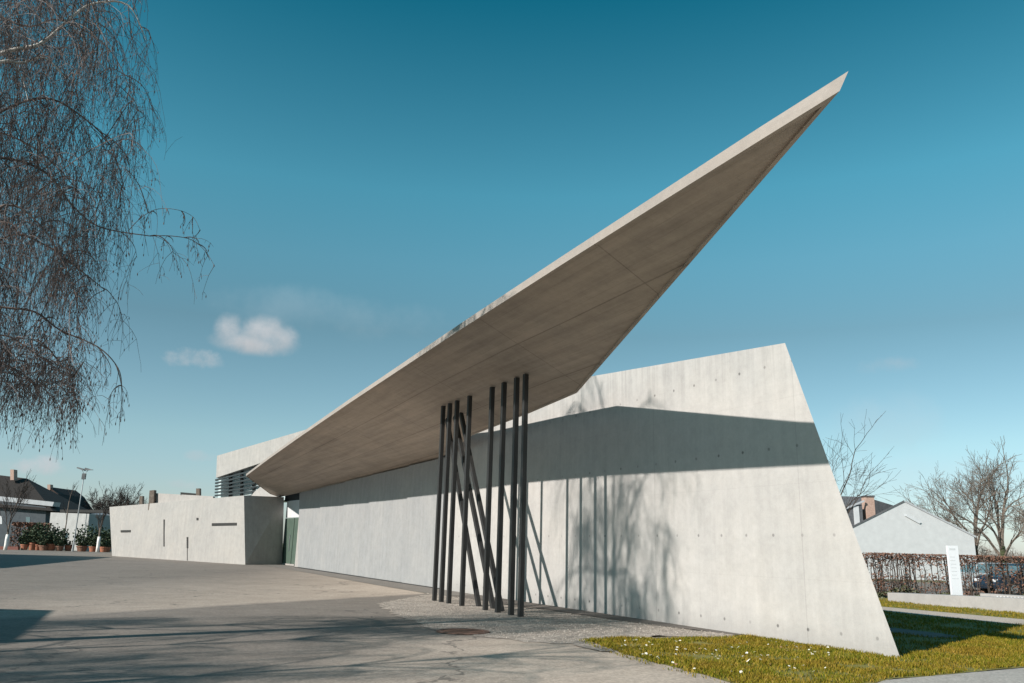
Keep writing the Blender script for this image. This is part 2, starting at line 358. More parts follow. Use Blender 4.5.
# grass blades ------------------------------------------------------
def inside(p, poly):
    r = False; n = len(poly); j = n - 1
    for i in range(n):
        if (poly[i][1] > p[1]) != (poly[j][1] > p[1]) and p[0] < (poly[j][0]-poly[i][0])*(p[1]-poly[i][1])/(poly[j][1]-poly[i][1]) + poly[i][0]: r = not r
        j = i
    return r
def grass(name, poly, dens, hmin, hmax, avoid=()):
    xs = [p[0] for p in poly]; ys = [p[1] for p in poly]; V = []; Fc = []
    n = int((max(xs)-min(xs)) * (max(ys)-min(ys)) * dens)
    for _ in range(n):
        x = random.uniform(min(xs), max(xs)); y = random.uniform(min(ys), max(ys))
        if not inside((x, y), poly): continue
        if any(inside((x, y), a) for a in avoid): continue
        cl = noise.noise(Vector((x*1.1, y*1.1, 0))) + .5*noise.noise(Vector((x*4, y*4, 3)))
        if random.random() > .66 + cl * .95: continue
        h = random.uniform(hmin, hmax) * (1 + .6*cl); a = random.uniform(0, 6.283); w = random.uniform(.004, .009); ln = random.uniform(.1, .9) * h; b = random.uniform(0, 6.283)
        dx, dy = math.cos(a)*w, math.sin(a)*w; lx, ly = math.cos(b)*ln, math.sin(b)*ln; i = len(V)
        V += [(x-dx, y-dy, 0), (x+dx, y+dy, 0), (x+dx*.7+lx*.4, y+dy*.7+ly*.4, h*.6), (x-dx*.7+lx*.4, y-dy*.7+ly*.4, h*.6), (x+lx, y+ly, h)]
        Fc += [(i, i+1, i+2, i+3), (i+3, i+2, i+4)]
    me = bpy.data.meshes.new(name); me.from_pydata(V, [], Fc); me.materials.append(M['blade'])
    o = bpy.data.objects.new(name, me); col.objects.link(o); o['kind'] = 'stuff'; return o
near_poly = [Vector(p) for p in [(1.5, 16.1), (1.72, 15.1), (2.15, 13.4), (2.9, 11.3), (3.5, 9.0), (4.2, 10.7), (5.2, 12.0), (8.1, 13.7), (12, 15.9), (11, 19.5), (6.75, 14.75), (6.5, 14.6), (4.9, 17.5), (3.5, 16.85), (2.2, 16.5)]]
near_poly = wob(near_poly[:9], .16, .12, 9, False) + near_poly[8:]
g_ = grass('lawn_grass', near_poly, 2300, .025, .065); g_['label'] = 'short yellow green grass around the foot of the wall end'
spp = [Vector(p) for p in g2((884, 627), (940, 633.5), (972, 638.5), (930, 637.5), (888, 632))]
sand_poly = [pe[0], pe[2], ext(pe[1], pe[2], 2), ext(pe2[1], pe2[0], 2), pe2[0], pe2[2]]
far_poly = [Vector(p) for p in [(6.75, 14.8), (11, 19.5), (12, 15.9), (22, 21.5), (20, 30), (15.5, 34.5), (12.5, 34.5), (8, 22), (7.3, 17)]]
g_ = grass('verge_grass', far_poly, 420, .03, .07, [sand_poly, spp]); g_['label'] = 'grass verge beyond the wall end beside the sandy path'

edge_poly = [Vector(p) for p in [(1.30, 16.15), (1.5, 15.0), (1.95, 13.3), (2.72, 11.2), (3.4, 9.0), (3.6, 9.2), (3.2, 11.5), (2.5, 13.5), (2.0, 15.2), (1.9, 16.2), (3.5, 16.75), (4.9, 17.35), (4.9, 17.6), (3.5, 17.05), (2.1, 16.7)]]
g_ = grass('straggling_grass', edge_poly, 420, .02, .05); g_['label'] = 'sparse grass straggling over the lawn edge'
# loose stones on the gravel
random.seed(4); st_ = MB(); gx = [p.x for p in grav]; gy = [p.y for p in grav]; n_ = 0
while n_ < 7000:
    x, y = random.uniform(min(gx), max(gx)), random.uniform(min(gy), max(gy))
    if not inside((x, y), grav): continue
    n_ += 1; r_ = random.uniform(.008, .022) * (1.5 if random.random() < .05 else 1); a = random.uniform(0, 6.28); c_, s_ = math.cos(a)*r_, math.sin(a)*r_; z0 = .003
    st_.add([(x + c_, y + s_, z0), (x - s_*.8, y + c_*.8, z0), (x - c_, y - s_, z0), (x + s_*.8, y - c_*.8, z0), (x + c_*.2, y + s_*.3, z0 + r_*.8)], [(0, 1, 4), (1, 2, 4), (2, 3, 4), (3, 0, 4)])
M['stone'] = varied('pale_grit', (.15, .125, .105), (.45, .40, .35), 23, .9)
g_ = st_.build('gravel_stones', M['stone'], recalc=False); g_['kind'] = 'stuff'; g_['label'] = 'loose pale grit scattered over the gravel around the columns'
# daisies
dm = MB()
for k in range(8):
    a = k * math.pi / 4; c, s = math.cos(a), math.sin(a); c2, s2 = -s*.006, c*.006
    dm.add([(c*.005 - c2, s*.005 - s2, .05), (c*.026 - c2*1.3, s*.026 - s2*1.3, .055), (c*.026 + c2*1.3, s*.026 + s2*1.3, .055), (c*.005 + c2, s*.005 + s2, .05)], [(0, 1, 2, 3)])
dm.lathe([(.0, .058), (.007, .056), (.008, .05)], sides=8, mi=1); dm.tube([(0, 0, 0), (.002, 0, .05)], .0015, 4, mi=2)
daisy0 = dm.build('daisy', [M['petal'], M['yolk'], M['blade']], recalc=False)
cnt = 0; first = True
while cnt < 120:
    u, v = random.random(), random.random()
    if cnt < 60: px = random.gauss(730, 55), random.gauss(652, 7)
    else: px = random.uniform(620, 830), random.uniform(640, 675)
    p = G(*px)
    if not inside((p.x, p.y), near_poly): continue
    o = daisy0 if first else daisy0.copy()
    if not first: col.objects.link(o)
    first = False; cnt += 1
    o.location = (p.x, p.y, .01); o.rotation_euler = (random.uniform(-.5, .5) + .25, random.uniform(-.5, .5) - .1, random.uniform(0, 6)); s = random.uniform(.5, .9); o.scale = (s, s, s)
    tag(o, 'small white daisy growing in the lawn before the wall', 'daisy', 'daisies scattered over the lawn')
lm = MB(); lm.add([(-.035, 0, 0), (0, -.02, .008), (.04, 0, .003), (0, .022, .012)], [(0, 1, 3), (1, 2, 3)])
lf0 = lm.build('fallen_leaf', M['dead_leaf'], recalc=False); first = True
for px in [(652, 643), (663, 645), (788, 654), (781, 650), (700, 652), (640, 652), (676, 668), (770, 668), (835, 661), (745, 674)]:
    o = lf0 if first else lf0.copy()
    if not first: col.objects.link(o)
    first = False; p = G(*px); o.location = (p.x, p.y, .05); o.rotation_euler = (random.uniform(-.3, .3), random.uniform(-.3, .3), random.uniform(0, 6)); o.scale = [random.uniform(.7, 1.3)] * 3
    tag(o, 'dry brown leaf lying in the lawn before the wall', 'leaf', 'fallen leaves on the lawn')

# manhole cover
mh = empty('manhole_cover', G(463, 632) + Vector((0, 0, .008)), label='round rusty manhole cover in the gravel before the black columns', cat='manhole cover')
b = MB(); b.lathe([(.0, .012), (.42, .012), (.42, .0)], sides=40)
for i in range(-5, 6):
    w = math.sqrt(max(.01, .40**2 - (i*.07)**2)); b.box((-w, i*.07-.012, .012), (w, i*.07+.012, .018))
b.build('lid', M['rust'], mh)
b = MB(); b.lathe([(.43, 0), (.43, .016), (.52, .014), (.53, 0)], sides=40); b.build('rim', M['rust'], mh)

# ------------------------------------------------------------------ main building
ROT = math.atan2(D.y, D.x)
fs = empty('concrete_building', P0, ROT, label='pale angular concrete building with a sharp pointed wing roof over a row of black columns', cat='building')
# long wall: a thin slab with an acute slanted end
front = [(-.17, 0, -.05), (-.15, 0, 0), (2.03, 0, 5.89), (9.94, 0, 6.55), (14, 0, 6.75), (20.88, 0, 6.65), (20.88, 0, 0), (20.88, 0, -.05)]
back = [(k + (.5 if i < 3 else (.06 if i == 3 else 0)), -.36, z) for i, (k, q, z) in enumerate(front)]
b = MB(); n = len(front); b.add(front + back, [list(range(n)), list(range(2*n-1, n-1, -1))] + [(i, n+i, n+(i+1) % n, (i+1) % n) for i in range(n)])
b.build('long_wall', M['wall'], fs)
b = MB(); b.hexa([(20.885, -.6, -.05), (48.3, -.6, -.05), (48.3, -.30, -.05), (20.885, -.30, -.05)], [(20.885, -.6, 6.64), (50, -.6, 6.2), (50, -.30, 6.2), (20.885, -.30, 6.64)]); b.build('rear_wall', M['block'], fs)
# small tie-hole recess rings along the eye-level row give real relief
# sliding garage panels in front of the far half of the wall
ks = [20.9, 25.6, 31.67, 37.0, 43.0, 48.35]
for i in range(5):
    q1 = -.015 - .055 * i; zt = 5.18 + .286*q1 - .02; k0, k1 = ks[i] + .01, ks[i+1] - .01; k2 = k1 if i < 4 else k1 + 1.5
    b = MB(); b.hexa([(k0, q1 - .055, .04), (k1, q1 - .055, .04), (k1, q1, .04), (k0, q1, .04)], [(k0, q1 - .055, zt), (k2, q1 - .055, zt), (k2, q1, zt), (k0, q1, zt)]); b.build('sliding_panel', M['door_panel'], fs)
b = MB(); b.box((20.9, -.29, -.02), (48.35, -.005, .03)); b.build('floor_rail', M['dark'], fs)
# roof wing
sl, zn = .286, 5.22
def rz(q): return zn + sl * q
fascia = [(-4.65, 5.61, 6.56), (-3.35, 5.56, 6.58), (-1.15, 5.47, 6.61), (2.09, 5.33, 6.65), (7.46, 5.08, 6.70), (12.57, 4.88, 6.68), (18.75, 4.73, 6.58), (28.59, 4.39, 6.45), (38.62, 3.96, 6.34), (51.36, 3.35, 6.18)]
ftop = [.185, .175, .165, .16, .155, .15, .15, .15, .15, .15]
rear = [(57.67, .46, .45), (57.7, -.30, .55), (23.0, -.30, .8)]
edge = [(16.3, .86, .75), (11.28, 1.17, .74), (8.07, 1.44, .72), (0, 0, .30), (1, 0, .17)]
def ez(k, q): return rz(q) - (.16 * (q - 1.44) / 3.6 if q > 1.44 else 0)
def roof_pt(x, y):
    p = L(EYE); r = L(EYE + ray(x, y)) - p; lo, hi = 4.0, 40.0
    for _ in range(60):
        m_ = (lo + hi) / 2; v = p + r * m_
        if v.z - ez(v.x, v.y) < 0: lo = m_
        else: hi = m_
    return p + r * lo
e_a, e_b = roof_pt(667, 289.7), roof_pt(792, 146.1)
edge[3] = (e_a.x, e_a.y, .30); edge[4] = (e_b.x, e_b.y, .17)
bot = list(fascia) + [(k, q, rz(q)) for k, q, h in rear] + [(k, q, ez(k, q)) for k, q, h in edge]
top = [(k + (-.12 if i == 0 else 0), q - (.02 if i == 0 else 0), z + h) for i, ((k, q, z), h) in enumerate(zip(fascia, ftop))]
top += [(k, q, rz(q) + h) for k, q, h in rear] + [(k, q, ez(k, q) + h) for k, q, h in edge]
# inset the soffit along the rear edge: a dark chamfer runs up to the tip
ins = {len(fascia) + 3 + i: d_ for i, d_ in enumerate((.12, .16, .2, .17, .05))}
bm = bmesh.new(); n = len(bot)
bv = []
for i, p in enumerate(bot):
    if i in ins and i >= n - 3 : 
        pass
    bv.append(bm.verts.new(p))
tv = [bm.verts.new(p) for p in top]
f1 = bm.faces.new(bv[::-1]); f2 = bm.faces.new(tv)
for i in range(n): 
    f = bm.faces.new((bv[i], bv[(i+1) % n], tv[(i+1) % n], tv[i])); f.material_index = 1
# drip groove strip: soffit inset 6 cm on fascia side
bmesh.ops.triangulate(bm, faces=[f2])
f1.normal_update()
sg_ = 1 if f1.normal.z > 0 else -1
bmesh.ops.inset_individual(bm, faces=[f1], thickness=.05, depth=0, use_even_offset=True)
bmesh.ops.inset_individual(bm, faces=[f1], thickness=.006, depth=.04*sg_, use_even_offset=True)
bmesh.ops.triangulate(bm, faces=[f1])
bmesh.ops.recalc_face_normals(bm, faces=bm.faces)
me = bpy.data.meshes.new('wing_roof'); bm.to_mesh(me); bm.free(); me.materials.append(M['soffit']); me.materials.append(M['fascia'])
o = bpy.data.objects.new('wing_roof', me); col.objects.link(o); o.parent = fs
# columns
def square_bar(b, p, q, w):
    p, q = Vector(p), Vector(q); t = (q - p).normalized(); a = Vector((0, 1, 0)); a = (a - t*a.dot(t)).normalized(); c = t.cross(a)
    crn = [a*w + c*w, a*w - c*w, -a*w - c*w, -a*w + c*w]; b.hexa([p + x for x in crn], [q + x for x in crn])
for k in (8.405, 8.93, 9.71, 10.49, 12.1, 13.09, 13.69, 14.27):
    b = MB(); square_bar(b, (k, 2.79, -.02), (k, 2.79, rz(2.79) + .02), .060); b.build('column', M['column'], fs, bevel=.006)
for pb, pt in (((479, 606.5), (447, 420)), ((493.5, 608.8), (455, 417.5)), ((502, 611.5), (461, 414.5))):
    v0 = L(G(*pb)); v1 = roof_pt(*pt)
    b = MB(); square_bar(b, (v0.x, v0.y, -.02), (v1.x, v1.y, v1.z + .03), .060); b.build('leaning_column', M['column'], fs, bevel=.006)
# hall behind the wall
b = MB(); b.box((20, -5.5, 0), (50, -.37, 5.45)); b.build('rear_hall', M['block'], fs)
# low left block
bA = L(G(112, 556)); bB = L(G(245.2, 564.7)); bC = L(Vector((-17.05, 64.8, 0)))
tA = L(A(109.5, 507, 81.9)); tB = L(A(244, 495.5, 62.6)); tC = L(A(284, 497, 64.9)); bk = L(EYE + Vector((-.275, .96, 0))) - L(EYE)
back_ = Vector((14, -9, 0))
v_in = (bC - bB) * 1.6
lb = [bA, bB, bC, bC + bk*6, bA + Vector((16, -4, 0))]
lt = [tA, tB, tC, tC + bk*6, tA + Vector((16, -4, 0))]
b = MB(); b.hexa(lb, lt); blk = b.build('side_block', M['blockv'], fs)
fd = (bB - bA); fd2 = Vector((fd.x, fd.y, 0)).normalized(); fn = Vector((fd2.y, -fd2.x, 0))
if fn.dot(L(EYE) - bA) < 0: fn = -fn
def onface(x, y):
    p = L(EYE); r = L(EYE + ray(x, y)) - p
    # the face leans: use plane through bA, bB, tB
    nn = (bB - bA).cross(tB - bA); s = (bA - p).dot(nn) / r.dot(nn); return p + r * s
fnn = (bB - bA).cross(tB - bA).normalized()
if fnn.dot(L(EYE) - bA) < 0: fnn = -fnn
def slot(name, x0, y0, x1, y1, slope=0.0, m='dark', depth=.02, frame=True):
    q_ = [onface(x0, y0), onface(x1, y0 + slope), onface(x1, y1 + slope), onface(x0, y1)]
    b = MB(); b.hexa([p - fnn*.05 for p in q_], [p + fnn*depth for p in q_]); o = b.build(name, M[m], blk)
    return o
slot('slot_window', 120.8, 530.2, 130.6, 532.3, -.2); slot('slot_window', 212, 523.2, 237, 526, -.5)
slot('slit_window', 163.6, 519.5, 164.7, 546.5); slot('slit_window', 186.8, 537, 188.4, 548.2); slot('slit_window', 187.1, 548, 187.7, 560.5)
slot('vent', 196.6, 517.8, 198.6, 520.3)
# lighter parapet standing behind the block, with posts and a rail
def quad_slab(name, px, Y, m, thick, parent=fs):
    f_ = [L(A(x, y, Y_)) for (x, y), Y_ in zip(px, Y)] if hasattr(Y, '__len__') else [L(A(x, y, Y)) for x, y in px]
    away = L(EYE + Vector((0, 1, 0))) - L(EYE)
    b = MB(); b.hexa(f_, [p + away * thick for p in f_]); return b.build(name, M[m], parent)
quad_slab('roof_parapet', [(153, 493), (213, 496.3), (213, 506), (153, 510)], [76, 68, 68, 76], 'block', .5)
quad_slab('roof_post', [(149.5, 490.5), (154.2, 490), (153, 510), (148, 510)], 75, 'bark', .5)
quad_slab('roof_post', [(139.5, 496), (142.5, 496), (142, 510), (139, 510)], 78, 'bark', .4)
quad_slab('roof_post', [(196, 488.5), (199.5, 488.3), (199.6, 506), (196, 506)], 70.5, 'bark', .4)
quad_slab('roof_rail', [(180.5, 492.2), (196, 493.5), (196, 496.6), (180.5, 495)], 72, 'dark', .15)
# upper volume with louvred window
quad_slab('upper_block', [(217, 455.7), (330, 422.5), (330, 440), (216.1, 477.7)], [80, 66, 66, 80], 'blockv', 9)
lw_ = quad_slab('louvred_window', [(219, 474), (285, 454), (285, 500), (218, 500)], [81, 72.5, 72.5, 81], 'glass_pale', 4)
for i in range(6):
    y0 = 479.3 + i * 3.1
    quad_slab('louvre_blade', [(215 - .1*i, y0), (285, y0 - 17.5 + i*1.9), (285, y0 - 16.2 + i*1.9), (215 - .1*i, y0 + 1.5)], [80, 71.3, 71.3, 80], 'louvre', .35, lw_)
for x, w in ((229, 2.4), (240.5, 2.0), (252.5, 2.6), (264, 2)):
    quad_slab('mullion', [(x, 468), (x + w, 468), (x + w - .5, 500), (x - .5, 500)], 80.3 - (x-218)/67*8.5, 'mullion', .25, lw_)
quad_slab('link_wall', [(251.5, 494.2), (262.4, 485.2), (279, 492.5), (279, 498), (251, 498)], [76, 72, 66, 66, 76], 'block', .3)
# entrance recess
dA = L(Vector((-17.1, 65.0, 0))); dB = L(G(292.4, 565.6)); dt = Vector((0, 0, 1))
def dpt(t, z): p = dA.lerp(dB, t); return Vector((p.x, p.y, z))
def door_slab(name, t0, t1, z0, z1, m, off=0, parent=fs):
    n_ = Vector((-(dB - dA).y, (dB - dA).x, 0)).normalized()
    if n_.dot(L(EYE) - dA) < 0: n_ = -n_
    f_ = [dpt(t0, z0), dpt(t1, z0), dpt(t1, z1), dpt(t0, z1)]; f_ = [p + n_*off for p in f_]
    b = MB(); b.hexa(f_, [p - n_*.12 for p in f_]); return b.build(name, M[m], parent)
dr = door_slab('door', -.1, 1.25, .12, 3.45, 'green'); door_slab('handle', .55, .575, 1.0, 2.2, 'steel', .06, dr)
door_slab('door_stile', .80, .86, .12, 3.45, 'green', .05, dr)
door_slab('threshold', -.1, 1.2, -.02, .11, 'block', .05)
door_slab('transom_panel', -.1, 1.3, 3.5, 4.75, 'white', -.02)
door_slab('dark_void_slab', -.4, 1.4, 4.78, 5.6, 'dark', -.04)  # dark slab whose colour stands for the shaded gap above the transom

# ------------------------------------------------------------------ trees
def rvec(s=1.0): return Vector((random.gauss(0, s), random.gauss(0, s), random.gauss(0, s)))
def grow(tr, br, p, d_, ln, r, depth, sides=5, up=.15, spread=.5, nkids=2, minr=.006, trunk_depth=99):
    n = 4; pts = [p.copy()]; dd = d_.normalized(); rads = [r]; r_end = max(minr, r * .72)
    for i in range(n):
        dd = (dd + rvec(.055) + Vector((0, 0, up * .10))).normalized(); p = p + dd * ln / n; pts.append(p.copy()); rads.append(r + (r_end - r)*(i+1)/n)
    (tr if depth >= trunk_depth else br).tube(pts, rads, sides, cap=False)
    if depth <= 0: return
    def turn(v, ang):
        ax = v.orthogonal().normalized(); ax.rotate(Matrix.Rotation(random.uniform(0, 6.283), 3, v)); o = v.copy(); o.rotate(Matrix.Rotation(ang, 3, ax)); return o
    s2 = max(3, sides - 1)
    a = random.uniform(.5, 1.1) * spread
    grow(tr, br, pts[-1], turn(dd, a * .55), ln * random.uniform(.76, .92), r_end, depth-1, s2, up, spread, nkids, minr, trunk_depth)
    for _ in range(nkids - 1 + (1 if random.random() < .42 else 0)):
        k = random.choice((2, 3, 4)); grow(tr, br, pts[k], turn(dd, random.uniform(.8, 1.5) * spread), ln * random.uniform(.6, .85), max(minr, rads[k] * random.uniform(.5, .72)), depth-1, s2, up, spread, nkids, minr, trunk_depth)
def bare_tree(name, base, h, r, label, group=None, depth=6, bark='bark', guard=False, lean=(0, 0), spread=.5, nkids=2, minr=.008, up=.2, crown='stem', trunk_frac=.28, limbs=4):
    root = empty(name, base, label=label, cat='tree', group=group)
    tr, br = MB(), MB(); d_ = Vector((lean[0], lean[1], 1)).normalized()
    pts = [Vector((0, 0, -.1))]; p = Vector((0, 0, 0)); tl = h * trunk_frac
    for i in range(5): p = p + (d_ + rvec(.03)) * tl / 5; pts.append(p.copy())
    tr.tube(pts, [r * (1.25 if i == 0 else 1 - .05*i) for i in range(6)], 8, cap=False)
    L0 = h * (1 - trunk_frac) / 4.3
    for j in range(limbs):
        an = 6.283 * j / limbs + random.uniform(-.5, .5); tl_ = (0.12 if j == 0 else spread * random.uniform(.7, 1.3))
        dj = (d_ + Vector((math.cos(an) * math.tan(min(1.2, tl_)), math.sin(an) * math.tan(min(1.2, tl_)), 0))).normalized()
        grow(tr, br, pts[-1 if j < 2 else random.choice((3, 4))], dj, L0 * (1.1 if j == 0 else random.uniform(.85, 1.1)), r * (.62 if j == 0 else random.uniform(.38, .5)), depth, 6, up, spread, nkids, minr, depth + 1)
    tr.build('trunk', M[bark], root, smooth=True, recalc=False); br.build('crown', M[crown], root, recalc=False)
    if guard:
        b = MB(); n_ = 3; b.tube([q + Vector((0, 0, .02)) for q in pts[:4]], [r*1.6, r*1.45, r*1.4, r*1.3], 10); b.build('trunk_guard', M['guard'], root, smooth=True)
    return root

# weeping birch at the left -----------------------------------------
birch = empty('weeping_birch', (-11.5, 10.7, 0), label='weeping birch with bare hanging twigs over the left side of the plaza', cat='tree')
B0 = Vector((-11.5, 10.7, 0))
trk, limb, tw = MB(), MB(), MB()
tp = [Vector((0, 0, -.1)), Vector((.05, .1, 2)), Vector((.0, .3, 4)), Vector((.2, .6, 6.5)), Vector((.1, .9, 9)), Vector((.3, 1.2, 11.5)), Vector((.5, 1.3, 14)), Vector((.9, 1.5, 15.6))]
trk.tube(tp, [.28, .23, .20, .15, .10, .07, .045, .02], 10, cap=False)
def smooth_poly(pts, n=4):
    out = []
    for i in range(len(pts)-1):
        a = pts[max(0, i-1)]; b_ = pts[i]; c = pts[i+1]; e = pts[min(len(pts)-1, i+2)]
        for j in range(n):
            t = j / n; out.append(.5*((2*b_) + (c-a)*t + (2*a-5*b_+4*c-e)*t*t + (3*b_-a-3*c+e)*t*t*t))
    out.append(pts[-1]); return out
def twig(p, ln, r=.0045, d0=None, kids=3):
    n = max(4, int(ln / .16)); d_ = (d0 or Vector((0, 0, -1))).normalized(); pts = [p.copy()]
    sway = Vector((random.gauss(.05, .12), random.gauss(0, .12), 0))
    for i in range(n):
        d_ = (d_ * .72 + Vector((0, 0, -.34)) + sway*.12 + rvec(.085)).normalized(); p = p + d_ * ln / n; pts.append(p.copy())
    tw.tube(pts, [max(.0022, r * (1 - .6*i/n)) for i in range(n+1)], 3, cap=False)
    for _ in range(kids):
        i = random.randint(1, n-1); q = pts[i]; l2 = random.uniform(.12, .5) * min(1, ln)
        dd = (rvec(.6) + Vector((0, 0, -.5))).normalized(); s = [q]
        for j in range(3): dd = (dd + Vector((0, 0, -.35)) + rvec(.1)).normalized(); s.append(s[-1] + dd * l2 / 3)
        tw.tube(s, [.003, .0026, .0022, .0018], 3, cap=False)
        if random.random() < .55: tw.tube([s[-1], s[-1] + Vector((0, 0, -.025)), s[-1] + Vector((.003, 0, -.05))], [.004, .009, .004], 4)
def sub(p, d_, ln, r, dens, hang):
    pts = [p.copy()]; n = 8; dd = d_.normalized()
    for i in range(n):
        dd = (dd + Vector((0, 0, -.13 - .03*i)) + rvec(.10)).normalized(); p = p + dd * ln / n; pts.append(p.copy())
    tw.tube(pts, [r*(1-.7*i/n) for i in range(n+1)], 4, cap=False)
    for _ in range(int(ln * dens)):
        i = random.randint(1, n); a = pts[i-1].lerp(pts[i], random.random())
        twig(a, random.uniform(.35, 1.0) * hang, .0045, (dd*.5 + rvec(.45)), 3)
def limb_path(path, r0, r1, step, sublen, dens, hang, white=True, start=0.0):
    pts = smooth_poly(path, 5); n = len(pts)
    limb.tube(pts, [r0 + (r1 - r0)*i/(n-1) for i in range(n)], 6, cap=False)
    acc = 0
    for i in range(1, n):
        seg = pts[i] - pts[i-1]; acc += seg.length
        if i / n < start: acc = 0
        while acc > step:
            acc -= step; t = seg.normalized(); d_ = (t*.8 + rvec(.55) + Vector((0, 0, .15)))
            sub(pts[i].copy(), d_, random.uniform(.5, 1.1) * sublen, .011, dens, hang)
    return pts
def PB(x, y, Y): return A(x, y, Y) - B0
limb_pts = []
def LP(path, r0, r1, step, sublen, dens, hang, white=False, start=0.0):
    global limb
    keep = limb
    if not white: limb = dark
    pts = limb_path(path, r0, r1, step, sublen, dens, hang, white, start)
    limb = keep; limb_pts.extend(pts[5:]); return pts
dark = MB()
# limbs read from the picture: (x, y, distance)
LP([tp[4], PB(-70, 90, 12.2), PB(0, 54, 12.8), PB(40, 44, 13), PB(66, 22, 13.2), PB(92, 4, 13.4), PB(128, 5, 13.5), PB(146, 40, 13.6)], .05, .008, .42, 1.3, 14, 1.7, True)
LP([tp[4], PB(-60, 80, 11.8), PB(0, 62, 12.1), PB(22, 63, 12.3), PB(45, 58, 12.4), PB(66, 78, 12.6)], .04, .010, .5, 1.2, 13, 1.6, True)
LP([tp[5], PB(-60, -20, 14), PB(20, 25, 14.4), PB(60, 20, 14.6), PB(110, 50, 14.8), PB(138, 110, 14.9)], .03, .006, .38, 1.2, 14, 1.9)
LP([tp[4], PB(-60, 150, 12), PB(0, 112, 12.6), PB(45, 98, 13), PB(80, 115, 13.3), PB(110, 145, 13.5), PB(125, 190, 13.7)], .03, .006, .34, 1.2, 15, 1.7)
LP([PB(12, 62, 12.2), PB(22, 78, 12.3), PB(28, 100, 12.3)], .014, .006, .6, .6, 8, 1.2, True)
LP([tp[3], PB(-60, 170, 12), PB(0, 158, 12.4), PB(45, 172, 12.7), PB(72, 205, 12.9), PB(100, 227, 13), PB(150, 236, 13.2)], .028, .008, .5, 1.0, 12, 1.3)
LP([PB(150, 236, 13.2), PB(172, 236, 13.3), PB(192, 240, 13.4), PB(206, 252, 13.4), PB(215, 267, 13.4)], .008, .003, .25, .3, 9, .6)
LP([PB(128, 231, 13.1), PB(142, 217, 13.1), PB(158, 209, 13.2), PB(178, 210, 13.2), PB(193, 217, 13.3), PB(200, 230, 13.3)], .007, .003, .25, .3, 8, .55)
LP([tp[3], PB(-60, 300, 11.8), PB(0, 307, 12.2), PB(35, 312, 12.4), PB(60, 330, 12.6), PB(98, 347, 12.7), PB(118, 368, 12.8), PB(122, 388, 12.8)], .024, .006, .42, .55, 12, .85)
LP([tp[3], PB(-50, 260, 13), PB(10, 235, 13.6), PB(45, 245, 14), PB(80, 270, 14.2), PB(105, 290, 14.4)], .024, .006, .36, 1.0, 12, 1.3)
LP([tp[3], PB(-60, 240, 11.3), PB(5, 205, 11.6), PB(40, 225, 11.8), PB(62, 260, 12), PB(78, 300, 12)], .024, .006, .38, 1.0, 12, 1.3)
LP([tp[3], PB(-60, 350, 12.6), PB(0, 335, 13), PB(30, 350, 13.2), PB(55, 368, 13.3), PB(66, 380, 13.3)], .02, .005, .5, .6, 9, .8)
LP([tp[4], PB(-40, 120, 14.5), PB(20, 140, 15), PB(60, 170, 15.3), PB(95, 215, 15.5)], .026, .006, .36, 1.1, 14, 1.6)
LP([tp[5], PB(-80, 20, 11), PB(0, 0, 11.3), PB(40, -30, 11.6), PB(80, -20, 11.8), PB(100, 30, 12)], .03, .007, .45, 1.2, 13, 1.7)
LP([PB(42, 322, 12.5), PB(50, 350, 12.5), PB(62, 365, 12.6), PB(72, 378, 12.6)], .008, .004, .4, .6, 9, .8)
# finer branchlets that fill the hanging curtain
import bisect
random.seed(31)
LP([tp[3], PB(-60, 372, 12.2), PB(0, 372, 12.6), PB(28, 380, 12.7), PB(50, 394, 12.8), PB(62, 410, 12.8)], .016, .004, .3, .5, 11, .85)
LP([tp[3], PB(-60, 350, 13.6), PB(-5, 362, 13.8), PB(20, 372, 13.8), PB(36, 388, 13.8)], .016, .004, .3, .5, 11, .85)
for c_ in range(262):
    y = random.uniform(-40, 335) if c_ < 205 else random.uniform(325, 398); xm = 142 if y < 120 else (142 - (y-120)*.22 if y < 260 else 108 - (y-260)*.12)
    x = random.uniform(-25, xm) if random.random() < .6 else random.uniform(-25, xm*.72)
    if c_ >= 205: x = random.uniform(-15, 78)
    Y = random.uniform(11.6, 15.2)
    p = PB(x, y, Y); n_ = min(limb_pts, key=lambda v: (v - p).length + (.8 if v.z < p.z - .6 else 0))
    if (n_ - p).length > 2.2: continue
    m_ = (n_ + p) * .5 + Vector((0, 0, .12)) + rvec(.08)
    pts = smooth_poly([n_, m_, p, p + Vector((random.gauss(.1, .15), random.gauss(0, .15), -.35))], 3)
    dark.tube(pts, [.010 - .006*i/(len(pts)-1) for i in range(len(pts))], 3, cap=False)
    for _ in range(random.randint(6, 10)):
        a = pts[random.randint(len(pts)//3, len(pts)-1)]; hang = (1.7 if y < 200 else (1.35 if y < 270 else (1.0 if y < 335 else .85)))
        twig(a.copy(), random.uniform(.35, 1.0) * hang, .0042, rvec(.5) + Vector((0, 0, -.2)), 3)
